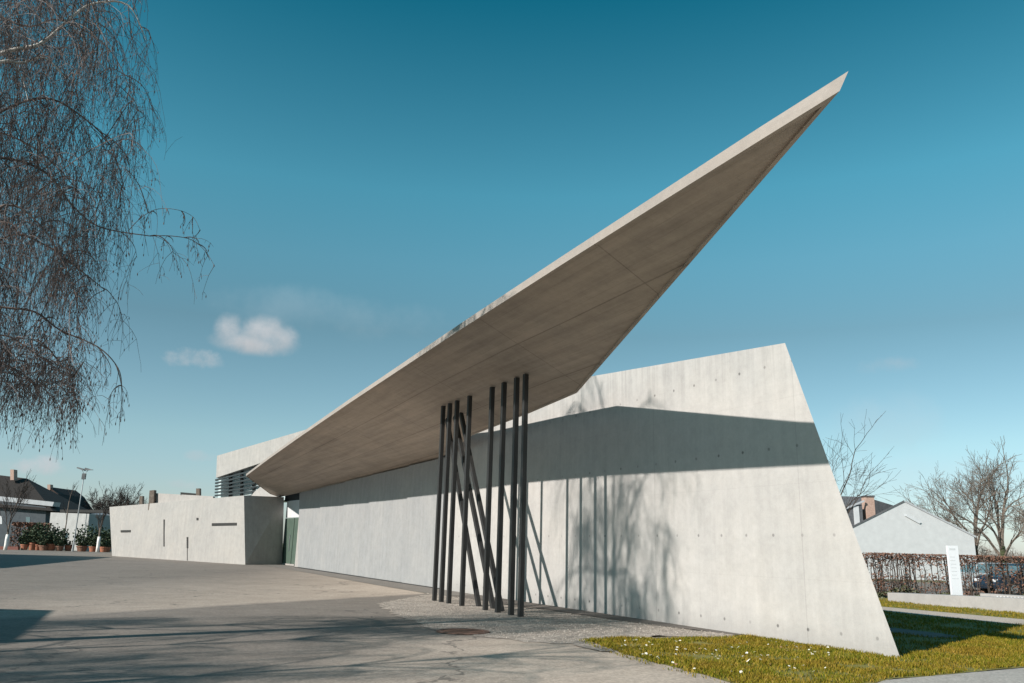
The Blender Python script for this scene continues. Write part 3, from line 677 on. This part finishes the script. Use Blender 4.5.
# the part of the crown outside the frame
for i in range(13):
    a = random.uniform(-.2, 1.35) * math.pi + .9; s = random.choice((3, 4, 4, 5, 5, 6)); d_ = Vector((math.cos(a), math.sin(a), 0)); p = tp[s]
    if d_.x > .35 and d_.y > -.2: d_ = -d_
    l_ = random.uniform(2.5, 4.5)
    limb_path([p, p + d_*l_*.4 + Vector((0, 0, .9)), p + d_*l_*.8 + Vector((0, 0, 1.3)), p + d_*l_*1.1 + Vector((0, 0, .6))], .06, .008, .45, 1.2, 8, 1.6, start=.3)
for i in range(7):                       # leaders above the frame
    a = i * .9 + .3; d_ = Vector((math.cos(a), math.sin(a), 0)); p = tp[5 + i % 3 - (1 if i % 3 == 2 else 0)]
    limb_path([p, p + d_*1.0 + Vector((0, 0, 1.5)), p + d_*2.2 + Vector((0, 0, 2.2)), p + d_*3.2 + Vector((0, 0, 1.5))], .05, .008, .5, 1.2, 7, 1.6, start=.3)
trk.build('trunk', M['birch'], birch, smooth=True, recalc=False); limb.build('limbs', M['birch'], birch, smooth=True, recalc=False); tw.build('twigs', M['twig'], birch, recalc=False); dark.build('branches', M['twig'], birch, recalc=False)
b2 = copy_tree(birch); b2.scale = (.55,)*3; b2.location = (-10.2, 6.2, 0); b2.rotation_euler.z = R(160); tag(b2, 'second weeping birch added left of the camera for its shadow, outside the picture')  # unseen birch copies added to thicken the twig shadows on the plaza
b4 = copy_tree(birch); b4.scale = (.5,)*3; b4.location = (-12.7, 11.6, 0); b4.rotation_euler.z = R(120); tag(b4, 'small weeping birch added behind the big one for its shadow, outside the picture')
b3 = copy_tree(birch); b3.scale = (.5,)*3; b3.location = (-13.2, 8.6, 0); b3.rotation_euler.z = R(215); tag(b3, 'third weeping birch added behind the second one for its shadow, outside the picture')

# trees on the right
random.seed(21)
q = A(834, 600, 39); bare_tree('bare_tree', (q.x, 39, 0), 8.8, .075, 'slender bare tree spreading out from behind the sloping wall end', depth=5, spread=.5, nkids=2, minr=.0055, up=.02, lean=(.10, 0), trunk_frac=.3, limbs=5)
q = A(977, 560, 78); bare_tree('bare_tree', (q.x, 78, 0), 11.3, .34, 'bare tree with a reddish trunk beside the white gable house', depth=7, spread=.56, nkids=2, minr=.010, up=.15, bark='bark_red', crown='bark', lean=(-.04, 0), trunk_frac=.24, limbs=5)
q = A(1004, 560, 76); bare_tree('bare_tree', (q.x, 76, 0), 11.3, .32, 'bare tree with an ivy covered trunk at the right edge', depth=7, spread=.54, nkids=2, minr=.010, up=.15, bark='bark_moss', crown='bark', lean=(-.02, 0), trunk_frac=.26, limbs=5)
q = A(1046, 560, 95); bare_tree('bare_tree', (q.x, 95, 0), 10.5, .30, 'bare tree partly cut off by the right picture edge', depth=6, spread=.5, nkids=2, minr=.016, up=.15, crown='bark')

# ------------------------------------------------------------------ right hand surroundings
# low concrete walls
w0 = G(888, 601.4); w1 = G(1024, 613.4); wd = (w1 - w0).normalized(); w2 = w1 + wd*6; wn = Vector((-wd.y, wd.x, 0))
if wn.x < 0: wn = -wn
b = MB(); h0, h1, h2 = .33, .46, .6
b.hexa([w0 - Vector((0, 0, .1)), w1 - Vector((0, 0, .1)), w2 - Vector((0, 0, .1)), w2 + wn*.7 - Vector((0, 0, .1)), w0 + wn*.7 - Vector((0, 0, .1))],
       [w0 + Vector((0, 0, h0)), w1 + Vector((0, 0, h1)), w2 + Vector((0, 0, h2)), w2 + wn*.7 + Vector((0, 0, h2)), w0 + wn*.7 + Vector((0, 0, h0))])
o = b.build('low_wall', M['lowwall'], bevel=.012); tag(o, 'long low concrete wall along the grass below the white sign', 'wall')
u0 = G(980, 604) ; c0 = A(980, 594, w0.lerp(w1, .72).y + .9); c1 = A(1060, 597, w1.y + 0.2)
bw = empty('bench_wall', (0, 0, 0), label='short concrete bench wall with a dark slatted inset behind the low wall', cat='wall')
b = MB(); dd = (c1 - c0); dd.z = 0; dn = Vector((-dd.y, dd.x, 0)).normalized(); dn = dn if dn.x > 0 else -dn
z1 = c0.z + .02
base_ = [Vector((c0.x, c0.y, 0)), Vector((c1.x, c1.y, 0)), Vector((c1.x, c1.y, 0)) + dn*.5, Vector((c0.x, c0.y, 0)) + dn*.5]
b.hexa(base_, [p + Vector((0, 0, z1)) for p in base_]); b.build('slab', M['lowwall'], bw, bevel=.01)
b = MB()
for i in range(14):
    t0 = .22 + i*.045; p = base_[0].lerp(base_[1], t0); p2 = base_[0].lerp(base_[1], t0 + .018)
    b.hexa([p - dn*.012, p2 - dn*.012, p2 + dn*.02, p + dn*.02], [x + Vector((0, 0, z1 - .05)) for x in (p - dn*.012, p2 - dn*.012, p2 + dn*.02, p + dn*.02)])
b.build('slats', M['print'], bw)
# white sign stele
sY = 31.6; s0 = A(952.2, 595, sY); s1 = A(963.0, 595, sY); st = A(949, 545.6, sY)
sg = empty('sign_stele', (s0.x, sY, 0), label='tall white sign slab standing on the low wall before the hedge', cat='sign')
wS = s1.x - s0.x; hS = st.z
b = MB(); b.box((0, 0, .30), (wS, .11, hS)); b.build('slab', M['sign'], sg, bevel=.004)
b = MB(); b.box((.06, -.004, hS - .16), (wS*.72, .002, hS - .09)); b.build('heading', M['print'], sg)
for i in range(7):
    z = hS - .42 - i*.13; b = MB(); b.box((.06, -.003, z), (.06 + wS*random.uniform(.3, .62), .002, z + .022)); b.build('text_line', M['print'], sg)
# beech hedge
def hedge(name, p0, p1, h, label, n_leaf, gap, stems=60, low_green=True, lsz=.055):
    root = empty(name, p0, label=label, cat='hedge'); st, lf, gr = MB(), MB(), MB(); d_ = p1 - p0; ln = d_.length; t = d_ / ln; pn = Vector((-t.y, t.x, 0))
    xs = sorted(random.uniform(0, ln) for _ in range(stems))
    for x in xs:
        p = t*x + pn*random.gauss(0, .10); pts = [p]; hh = h * random.uniform(.88, 1.0)
        for i in range(6): p = p + Vector((random.gauss(0, .025), random.gauss(0, .025), hh/6)); pts.append(p.copy())
        st.tube(pts, [random.uniform(.016, .034) * (1 - .08*i) for i in range(7)], 4, cap=False)
        for _ in range(9):
            i = random.randint(1, 6); q = pts[i]; e = q + t*random.gauss(0, .22) + pn*random.gauss(0, .15) + Vector((0, 0, random.uniform(.05, .3)))
            e.z = min(e.z, h); st.tube([q, e], [.008, .004], 3, cap=False)
    def leaf(B, c, s):
        a = rvec().normalized(); b_ = a.orthogonal().normalized(); q = a.cross(b_); B.add([c - a*s, c + b_*s*.55, c + a*s, c - b_*s*.55], [(0, 1, 2, 3)])
    k = 0
    while k < n_leaf:
        x = random.uniform(0, ln); z = h * (1 - random.random()**1.25 * .96) ; z = min(z, h)
        dv = noise.noise(Vector((x*1.5, z*2.2, 1))) + .4*noise.noise(Vector((x*5, z*5, 4)))
        dens = (.95 if z > h*.86 else .34) + dv*gap
        if random.random() > dens: 
            k += .3; continue
        leaf(lf, t*x + pn*random.gauss(0, .14) + Vector((0, 0, z)), random.uniform(.6, 1.2)*lsz); k += 1
    st.build('stems', M['stem'], root, recalc=False); lf.build('leaves', M['leaf_brown'], root, recalc=False)
    if low_green:
        for _ in range(int(n_leaf*.22)):
            x = random.uniform(0, ln); mx = .55*(.5 + noise.noise(Vector((x*.8, 0, 7)))); leaf(gr, t*x + pn*random.gauss(-.15, .15) + Vector((0, 0, random.uniform(0, max(.08, mx)))), lsz)
        gr.build('undergrowth', M['leaf_olive'], root, recalc=False)
    return root
h0_ = A(862, 600, 36.5); h1_ = A(1075, 600, 35.0)
hedge('hedge', Vector((h0_.x - 1.5, 36.7, 0)), Vector((h1_.x, 34.6, 0)), 1.83, 'brown leaved clipped hedge in front of the white gable house', 13000, .75, 105)
# white gable house
gh = empty('gable_house', (0, 0, 0), label='white house with a plain gable wall behind the hedge', cat='house')
Yg = 70.0; ap = A(904.5, 502, Yg); er = A(974, 537, Yg); el = A(838, 535, Yg); el.z = er.z; el.x = 2*ap.x - er.x
prof = [(el.x, -.1), (er.x, -.1), (er.x, er.z), (ap.x, ap.z - .0), (el.x, el.z)]
b = MB(); b.hexa([(x, Yg, z) for x, z in prof], [(x + 3.8, Yg + 8, z) for x, z in prof]); b.build('wall', M['white'], gh)
for s, e in ((-1, el), (1, er)):
    dx = e.x - ap.x; nx = Vector((dx, 0, e.z - ap.z)); u = nx.normalized(); up_ = Vector((-u.z, 0, u.x)) * (1 if u.x > 0 else -1)
    a0 = Vector((ap.x, 0, ap.z)) + up_*.012; a1 = Vector((e.x, 0, e.z)) + u*.15 + up_*.012
    pr = [a0, a1, a1 + up_*.14, a0 + up_*.14]
    b = MB(); b.hexa([Vector((p.x, Yg - .05, p.z)) for p in pr], [Vector((p.x + 3.84, Yg + 8.1, p.z)) for p in pr]); b.build('roof', M['white_cold' if s > 0 else 'slate'], gh)
lp = A(912, 520, Yg - .1)
b = MB(); sq = [lp + Vector(v) for v in ((-.55, 0, .33), (-.35, 0, .40), (.75, 0, -.18), (.6, 0, -.28))]; b.hexa(sq, [p + Vector((0, .12, 0)) for p in sq]); b.build('wall_bracket', M['print'], gh)
# neighbour with slate roof, dormer and brick chimney
sh = empty('slate_house', (0, 0, 0), label='house with a grey slate roof, dormer and brick chimney left of the white gable', cat='house')
Ys = 77.0; xa = A(815, 540, Ys).x; xb = A(898, 510, Ys).x; ze = A(850, 527, Ys).z; zr = A(850, 496.5, Ys + 4).z
b = MB(); b.box((xa, Ys + .02, -.1), (A(866, 520, Ys).x, Ys + 3.9, ze)); b.build('wall', M['white_cold'], sh)
b = MB(); b.hexa([(xa - .3, Ys - .3, ze - .1), (A(862, 520, Ys).x, Ys - .3, ze - .1), (A(880, 520, Ys).x, Ys + 3.95, ze - .1), (xa - .3, Ys + 3.95, ze - .1)],
       [(xa - .3, Ys + 3.4, zr), (A(866, 500, Ys+3.4).x, Ys + 3.4, zr - .05), (A(899, 504, Ys+3.8).x, Ys + 3.9, zr - .9), (xa - .3, Ys + 3.9, zr)]); rf = b.build('roof', M['slate'], sh)
c_ = A(870, 512, Ys); cz = A(870, 497, Ys).z
b = MB(); b.box((c_.x - .40, Ys - .2, ze - .3), (c_.x + .40, Ys + .7, cz)); ch = b.build('chimney', M['brick'], rf)
b = MB(); b.box((c_.x - .47, Ys - .27, cz + .001), (c_.x + .47, Ys + .77, cz + .12)); b.build('chimney_cap', M['slate'], rf)
dm_ = A(855, 512, Ys); dz = A(855, 505, Ys).z
b = MB(); b.box((dm_.x - .75, Ys - .35, ze - .12), (dm_.x + .55, Ys + 2.4, dz)); dmr = b.build('dormer', M['slate'], sh)
b = MB(); b.box((dm_.x - .28, Ys - .40, ze + .15), (dm_.x + .22, Ys - .345, dz - .12)); b.build('window', M['white'], dmr)
b = MB(); pr = [(dm_.x - 1.3, dz - .55), (dm_.x + .75, dz + .28), (dm_.x + .75, dz + .42), (dm_.x - 1.3, dz - .40)]
b.hexa([(x, Ys - .5, z) for x, z in pr], [(x, Ys - .2, z) for x, z in pr]); b.build('barge_board', M['white_cold'], dmr)

# hazy thicket of bare shrubs far behind
random.seed(77); tk = MB()
for _ in range(1500):
    Y = random.uniform(120, 150); p = A(random.uniform(960, 1090), 560, Y); p.z = 0; h = random.uniform(1.5, 4.6) * (.7 + .5*noise.noise(Vector((p.x*.12, 0, 0)))); 
    e = p + Vector((random.gauss(0, .5), random.gauss(0, .5), h)); tk.tube([p, p.lerp(e, .5) + rvec(.12), e], [.05, .03, .012], 3, cap=False)
    for _k in range(3):
        q = p.lerp(e, random.uniform(.4, .95)); tk.tube([q, q + rvec(.4) + Vector((0, 0, .5))], [.022, .01], 3, cap=False)
o = tk.build('thicket', M['bark'], recalc=False); tag(o, 'distant thicket of bare shrubs beyond the parked cars', None, None, 'stuff')
# parked cars behind the hedge
def car(loc, rz_, paint, label):
    root = empty('parked_car', loc, rz_, label=label, cat='car', group='cars parked behind the hedge')
    W_ = .88
    side = [(-2.15, .35), (-2.2, .62), (-2.15, .92), (-1.75, 1.0), (1.05, 1.0), (1.9, .88), (2.15, .70), (2.2, .45), (2.12, .28), (-2.05, .28)]
    b = MB(); b.hexa([(x, -W_, z) for x, z in side], [(x, W_, z) for x, z in side]); b.build('body', M[paint], root, bevel=.05, smooth=False)
    cab0 = [(-1.95, .99), (1.1, .99), (.35, 1.46), (-1.45, 1.50)]
    b = MB(); b.add([(x, -W_ + .04 if z < 1.2 else -W_ + .2, z) for x, z in cab0] + [(x, W_ - .04 if z < 1.2 else W_ - .2, z) for x, z in cab0], [(0, 1, 2, 3), (7, 6, 5, 4), (0, 4, 5, 1), (1, 5, 6, 2), (2, 6, 7, 3), (3, 7, 4, 0)]); b.build('windows', M['glass'], root, bevel=.02)
    b = MB(); b.hexa([(-1.5, -W_+.17, 1.475), (.42, -W_+.17, 1.435), (.42, W_-.17, 1.435), (-1.5, W_-.17, 1.475)], [(-1.4, -W_+.22, 1.545), (.25, -W_+.22, 1.515), (.25, W_-.22, 1.515), (-1.4, W_-.22, 1.545)]); b.build('roof', M[paint], root)
    for s in (-1, 1):
        for xx in (.35, -.55):
            b = MB(); x2 = xx + (.72 if xx > 0 else .0); b.tube([(x2, s*(W_-.03), 1.0), (xx, s*(W_-.19), 1.47)], .035, 6); b.build('pillar', M[paint], root)
        b = MB(); b.box((2.0, s*.62 - .17, .62), (2.17, s*.62 + .17, .76)); b.build('headlight', M['headlight'], root, bevel=.02)
        b = MB(); b.box((-2.2, s*.68 - .12, .72), (-2.1, s*.68 + .12, .90)); b.build('tail_light', M['red_lamp'], root, bevel=.02)
        for xx in (-1.35, 1.35):
            b = MB(); b.tube([(0, s*-.11, 0), (0, s*.11, 0)], .32, 20); w = b.build('wheel', M['tyre'], root); w.location = (xx, s*(W_ - .06), .32)
            b = MB(); b.tube([(0, s*.1, 0), (0, s*.125, 0)], .2, 14); b.build('rim', M['rim'], w)
    return root
q = A(1024, 590, 43); car((q.x, 43, 0), R(190), 'paint_blue', 'dark blue car parked behind the hedge at the right edge')
q = A(991, 590, 46); car((q.x, 46.5, 0), R(95), 'paint_silver', 'silver car parked behind the hedge right of the white sign')

# ------------------------------------------------------------------ far left surroundings
random.seed(5)
Yl = 112.0
hall = empty('white_hall', (0, 0, 0), label='low white hall with leaning walls and a dark flat roof behind the lamp post', cat='building')
def far_slab(name, px, Y, m, thick, parent):
    Ys_ = Y if hasattr(Y, '__len__') else [Y]*len(px)
    f_ = [A(x, y, yy) for (x, y), yy in zip(px, Ys_)]; b = MB(); b.hexa(f_, [p + Vector((0, thick, 0)) for p in f_]); return b.build(name, M[m], parent)
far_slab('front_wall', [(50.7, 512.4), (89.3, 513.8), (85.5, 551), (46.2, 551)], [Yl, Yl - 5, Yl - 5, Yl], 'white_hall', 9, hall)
far_slab('side_wall', [(89.6, 513.8), (118, 512), (118, 551), (86, 551)], [Yl - 4.8, Yl + 6, Yl + 6, Yl - 4.8], 'white_cold', 9, hall)
far_slab('flat_roof', [(60, 509.5), (120, 510), (120, 513.2), (60, 512.2)], [Yl + 1, Yl + 1, Yl + 1, Yl + 1], 'dark', 14, hall)
house = empty('brown_roof_house', (0, 0, 0), label='large grey house with a dark brown roof and long pale dormer band', cat='house')
Yh = 128.0
def rect(name, x0, y0, x1, y1, Y, m, thick, parent): return far_slab(name, [(x0, y0), (x1, y0), (x1, y1), (x0, y1)], Y, m, thick, parent)
far_slab('wall', [(-60, 494), (46, 507), (44, 552), (-62, 552)], Yh, 'grey_wall', 10, house)
e0 = A(-75, 501, Yh - .6); e1 = A(53, 511, Yh - .6); r0 = A(-75, 466, Yh + 7); r1 = A(27, 478.5, Yh + 7); zz = (e1.z)
eb0 = e0 + Vector((0, 14, 0)); eb1 = e1 + Vector((0, 14, 0))
b = MB(); b.add([e0, e1, eb1, eb0, r0, r1], [(0, 1, 5, 4), (1, 2, 5), (2, 3, 4, 5), (3, 0, 4), (0, 3, 2, 1)]); rf = b.build('roof', M['tile_dark'], house)
far_slab('dormer_band', [(-70, 489), (54, 502), (52.5, 506.3), (-70, 494)], Yh + .2, 'white_cold', 2.0, house)
rect('chimney', 10.2, 469.5, 13.8, 480, Yh + 5, 'brick', 1.0, rf)
rect('window', -1, 516, 2, 524, Yh - .03, 'white', .1, house); rect('window', -12, 516, -8, 524, Yh - .03, 'glass', .1, house); rect('window', 26, 517, 30, 525, Yh - .03, 'glass', .1, house)
h2 = empty('red_roof_house', (0, 0, 0), label='house with a steep red brown gable roof behind the white hall', cat='house')
Y2 = 142.0
b = MB(); f_ = [A(33, 512, Y2), A(49, 486.8, Y2), A(58, 494, Y2), A(64, 503, Y2), A(70, 511, Y2)]; b.hexa(f_, [p + Vector((0, 9, 0)) for p in f_]); rf2 = b.build('roof', M['tile_red'], h2)
rect('wall', 36, 511.5, 67, 552, Y2 + .3, 'white_cold', 8, h2); rect('chimney', 47.3, 484.5, 50.3, 490, Y2 - .1, 'brick', .9, rf2)
# low brick edging
rect_o = far_slab('brick_edging', [(-30, 546), (18, 546.5), (18, 552), (-30, 551.4)], 101, 'brick_low', .4, None); tag(rect_o, 'low red brick edging wall left of the potted shrubs', 'wall')
# brown hedge behind the pots
p0 = A(8, 551, 108); p1 = A(46, 551, 108); hedge('hedge', Vector((p0.x, 108, 0)), Vector((p1.x, 108.2, 0)), 3.3, 'tall brown hedge behind the potted shrubs before the grey house', 1600, .3, 30, False, .16)
# lamp post
lpb = G(72.5, 551.5); lamp = empty('street_lamp', lpb, label='slim grey lamp post with two lamp heads beside the white hall', cat='street lamp')
b = MB(); b.lathe([(.11, 0), (.11, .9), (.075, 1.0), (.065, 5), (.05, 9.0), (0, 9.02)], sides=10); b.build('pole', M['steel'], lamp, smooth=True)
b = MB(); b.box((-.22, -.1, 8.4), (.22, .1, 9.1)); b.build('bracket', M['lampdark'], lamp)
for s, dx, dz_ in ((-1, -.45, 9.55), (1, .5, 9.5)):
    b = MB(); b.hexa([(dx - .5, -.2, dz_ + (.15 if s < 0 else -.02)), (dx + .5, -.2, dz_ - (.15 if s < 0 else -.05)), (dx + .5, .2, dz_ - (.15 if s < 0 else -.05)), (dx - .5, .2, dz_ + (.15 if s < 0 else -.02))],
                     [(dx - .45, -.18, dz_ + .28), (dx + .3, -.18, dz_ + .1), (dx + .3, .18, dz_ + .1), (dx - .45, .18, dz_ + .28)]); b.build('lamp_head', M['lampdark'], lamp)
    b = MB(); b.tube([(0, 0, 9.0), (dx*.8, 0, dz_)], .03, 5); b.build('arm', M['steel'], lamp)
# young trees
q = A(5, 551, 98); bare_tree('young_tree', (q.x, 98, 0), 9.5, .13, 'young bare tree with a white wrapped trunk before the grey house', depth=5, guard=True, spread=.34, nkids=2, minr=.014, up=.3, lean=(.02, 0), trunk_frac=.3, limbs=4)
q = A(62.5, 551, 106); bare_tree('young_tree', (q.x, 106, 0), 9.5, .08, 'thin bare young tree just left of the lamp post', depth=3, spread=.3, nkids=2, minr=.012, up=.4, trunk_frac=.62, limbs=3)
q = A(97.5, 551, 100); bare_tree('young_tree', (q.x, 100, 0), 6.5, .13, 'young bare tree with a white wrapped trunk beside the concrete block', depth=4, guard=True, spread=.4, nkids=2, minr=.014, up=.3, trunk_frac=.45)
for i, (x, Y, h, lb_) in enumerate(((106, 150, 11.2, 'broad bare tree behind the white hall and the concrete block'), (126, 160, 11.0, 'bare tree rising behind the left end of the concrete block'))):
    q = A(x, 545, Y); bare_tree('bare_tree', (q.x, Y, 0), h, .3, lb_, depth=7, spread=.5, nkids=2, minr=.022, up=.15, trunk_frac=.2, limbs=6)
# potted shrubs
sizes = [(23.7, .55, .9, 'terracotta', 1.5), (31.3, .5, 1.2, 'terracotta', 2.0), (37, .5, .95, 'terracotta', 2.3), (43.6, .75, .8, 'terracotta_old', 2.2), (50.3, .75, 1.1, 'terracotta', 2.1), (58.8, .6, .8, 'terracotta_old', 1.8), (67.9, .55, .95, 'terracotta', .8), (81.6, .8, .9, 'terracotta_old', 2.2), (92.8, .6, .85, 'terracotta', 2.0), (98.8, .55, .8, 'terracotta', 1.9), (103.6, .6, .85, 'terracotta', 1.9), (107.3, .5, .85, 'terracotta', 1.9)]
plabels = ['small round potted shrub at the left end of the pot row', 'potted shrub in the tall narrow terracotta pot', 'bushy potted shrub with the narrow orange pot under dark leaves', 'wide dark brown pot with a bushy evergreen shrub', 'large orange terracotta pot with an evergreen shrub in the middle of the row', 'dark brown pot with a low evergreen shrub left of the lamp post', 'nearly bare orange pot just left of the lamp post', 'wide dark pot with a big evergreen shrub right of the lamp post', 'orange pot with an evergreen shrub left of the wrapped young tree', 'orange pot behind the wrapped trunk of the right young tree', 'orange pot just right of the wrapped young tree', 'potted shrub closest to the concrete block']
for (x, r, h, mt, fh), lb_ in zip(sizes, plabels):
    r *= .8; h *= .72; fh *= 1.25
    q = G(x, 551.4); Y = 102.0 + random.uniform(-.6, .6); q = A(x, 551, Y)
    root = empty('potted_shrub', (q.x, Y, 0), label=lb_, cat='potted plant', group='potted shrubs along the edge of the plaza')
    b = MB(); b.lathe([(0, 0), (r*.72, 0), (r*.95, h*.8), (r*1.06, h*.82), (r*1.06, h), (r*.9, h), (r*.9, h*.9), (0, h*.9)], sides=16); b.build('pot', M[mt], root, smooth=False)
    f_ = MB()
    for _ in range(520 if fh > 1 else 90):
        v = rvec().normalized(); rr = random.random()**.5 * (1 + .35*noise.noise(v*2 + Vector((x, 0, 0)))); c = Vector((v.x*rr*r*1.75, v.y*rr*r*1.5, h*.85 + (v.z*.5 + .5)*rr*fh*.95)); s = random.uniform(.10, .2); a = rvec().normalized(); b_ = a.orthogonal().normalized()
        f_.add([c - a*s, c + b_*s*.6, c + a*s, c - b_*s*.6], [(0, 1, 2, 3)])
    f_.build('foliage', M['leaf_dark'], root, recalc=False)
    b = MB(); b.tube([(0, 0, h*.85), (.02, 0, h + fh*.5)], .04, 5); b.build('stem', M['stem'], root)

# unseen buildings added left of the frame to cast shadows on the plaza
def offbuild(name, pts, h, label):
    root = empty(name, (0, 0, 0), label=label, cat='building'); pts = [Vector((*p, 0)) for p in pts]
    b = MB(); b.hexa([p - Vector((0, 0, .1)) for p in pts], [p + Vector((0, 0, h)) for p in pts]); b.build('wall', M['white_cold'], root)
    b = MB(); b.hexa([p + Vector((0, 0, h + .002)) for p in pts], [p + Vector((0, 0, h + .3)) for p in pts]); b.build('roof', M['slate'], root)
    e = pts[1] - pts[0]; n_ = int(e.length / 2.4); t = e.normalized(); nn = Vector((t.y, -t.x, 0))
    for i in range(n_):
        p = pts[0] + t * (.6 + i*2.4); f_ = [p + nn*.03 + Vector((0, 0, 1)), p + t*1.3 + nn*.03 + Vector((0, 0, 1)), p + t*1.3 + nn*.03 + Vector((0, 0, 2.4)), p + nn*.03 + Vector((0, 0, 2.4))]
        b = MB(); b.hexa(f_, [v - nn*.08 for v in f_]); b.build('window', M['glass'], root)
offbuild('shadowblock', [(-15.0, 8.2), (-17.5, 14.0), (-26, 14), (-26, 8.2)], 5.2, 'flat roofed pavilion added for its shadow left of the birch, outside the picture')
offbuild('shadowhall', [(-38.5, 33.5), (-48, 66), (-75, 66), (-75, 33.5)], 9.5, 'long flat roofed workshop added for its shadow beyond the left picture edge')

# ------------------------------------------------------------------ light and sky
SUN_AZ = R(36.8); SUN_EL = R(31.0)          # light travels towards +X, +Y
ldir = Vector((math.cos(SUN_AZ)*math.cos(SUN_EL), math.sin(SUN_AZ)*math.cos(SUN_EL), -math.sin(SUN_EL)))
sd = bpy.data.lights.new('sun', 'SUN'); sd.energy = 5.0; sd.angle = R(.55); sd.color = (1.0, .94, .87)
so = bpy.data.objects.new('sun', sd); col.objects.link(so); so.rotation_euler = ldir.to_track_quat('-Z', 'Y').to_euler(); so.location = (-30, -20, 40)
world = bpy.data.worlds.new('World'); scene.world = world; world.use_nodes = True
wt = NT(world.node_tree); bg = world.node_tree.nodes['Background']
sky = wt.n('ShaderNodeTexSky', sky_type='NISHITA'); sky.sun_disc = False; sky.sun_elevation = SUN_EL
sky.sun_rotation = math.atan2(-ldir.x, -ldir.y); sky.air_density = 1.0; sky.dust_density = .6; sky.ozone_density = 1.0; sky.altitude = 300
bg.inputs['Strength'].default_value = .10
dirv = wt.n('ShaderNodeTexCoord').outputs['Generated']
elev = wt.xyz(dirv)[2]
grade = wt.ramp(elev, [(.0, (.66, .72, .94)), (.12, (.75, .89, .85)), (.25, (.58, .79, .69)), (.33, (.56, 1.02, .88)), (.41, (.45, 1.15, .99)), (.60, (.06, .76, .71)), (.78, (.28, .79, .74))])
sc_ = wt.mix(1.0, sky.outputs[0], grade, 'MULTIPLY')
def dotv(v):
    o = wt.n('ShaderNodeVectorMath', operation='DOT_PRODUCT'); wt.put(o.inputs[0], dirv); o.inputs[1].default_value = v; return o.outputs['Value']
def cloud(x, y, blobs, dens, colr, nscale=40, edge=.5, warp=.5, base_y=None):
    """soft cloud at a fixed bearing of the sky: blobs = (dx, dy, rx, ry) in milliradians"""
    global sc_
    c = ray(x, y).normalized(); r_ = c.cross(Vector((0, 0, 1))).normalized(); u = r_.cross(c)
    fwd = dotv(c); a = wt.math('MULTIPLY', wt.math('DIVIDE', dotv(r_), fwd), 1000); b_ = wt.math('MULTIPLY', wt.math('DIVIDE', dotv(u), fwd), 1000)
    m_ = None
    for dx, dy, rx, ry in blobs:
        ex = wt.math('DIVIDE', wt.math('SUBTRACT', a, dx), rx); ey = wt.math('DIVIDE', wt.math('SUBTRACT', b_, dy), ry)
        e = wt.math('SUBTRACT', 1, wt.math('ADD', wt.math('MULTIPLY', ex, ex), wt.math('MULTIPLY', ey, ey)))
        m_ = e if m_ is None else wt.math('SMOOTH_MAX', m_, e, .3)
    n1 = wt.noise(dirv, nscale, 7, .6); 
    v = wt.math('ADD', m_, wt.math('MULTIPLY', wt.math('SUBTRACT', n1, .5), warp*4))
    if base_y is not None: v = wt.math('MINIMUM', v, wt.mr(b_, base_y - 7, base_y + 8, -.3, 1.5))
    al = wt.mr(v, 0, edge*2, 0, 1); sm = wt.math('MULTIPLY', wt.math('MULTIPLY', al, al), wt.math('SUBTRACT', 3, wt.math('MULTIPLY', al, 2)))
    sm = wt.math('MULTIPLY', wt.math('MULTIPLY', sm, wt.math('GREATER_THAN', fwd, .2)), dens)
    n2 = wt.noise(dirv, nscale*1.6, 5, .6)
    shade = wt.mr(wt.math('ADD', wt.mr(b_, -22, 24, -.5, .5), wt.math('SUBTRACT', n2, .5)), -.6, .6, .80, 1.08)
    cc = wt.mix(1.0, (*colr, 1), shade, 'MULTIPLY')
    sc_ = wt.mix(sm, sc_, cc)
CL = (5.0, 5.0, 5.1)
cloud(255, 336, [(-30, 6, 19, 23), (8, 4, 34, 25), (30, -2, 24, 21), (0, -9, 54, 17)], .93, CL, 38, .75, .30, -21)
cloud(196, 359, [(0, 0, 36, 13), (10, 6, 16, 9)], .42, CL, 45, .8, .9)
cloud(30, 466, [(0, 0, 40, 10), (14, 6, 20, 9)], .5, (5.5, 5.0, 5.2), 45, .8, .8)
cloud(200, 456, [(0, 0, 24, 7)], .35, (4.6, 4.6, 4.8), 45, .8, .8)
cloud(186, 485, [(0, 0, 24, 7)], .30, (4.6, 4.6, 4.8), 45, .8, .8)
cloud(885, 366, [(0, 0, 32, 11)], .25, (4.8, 4.7, 4.8), 30, .9, .8)
cloud(880, 425, [(0, 0, 70, 40)], .20, (4.6, 5, 5.2), 14, 1.0, .8)
cloud(330, 312, [(0, 0, 170, 30)], .20, (4.2, 5.0, 5.4), 12, 1.0, .9)
cloud(930, 480, [(0, 0, 200, 34)], .20, (4.8, 5.1, 5.3), 10, 1.0, .8)
wt.put(bg.inputs['Color'], sc_)
vs_ = scene.view_settings; vs_.view_transform = 'Standard'; vs_.look = 'None'; vs_.exposure = 0.4; vs_.gamma = 1.0
scene.render.engine = 'CYCLES'
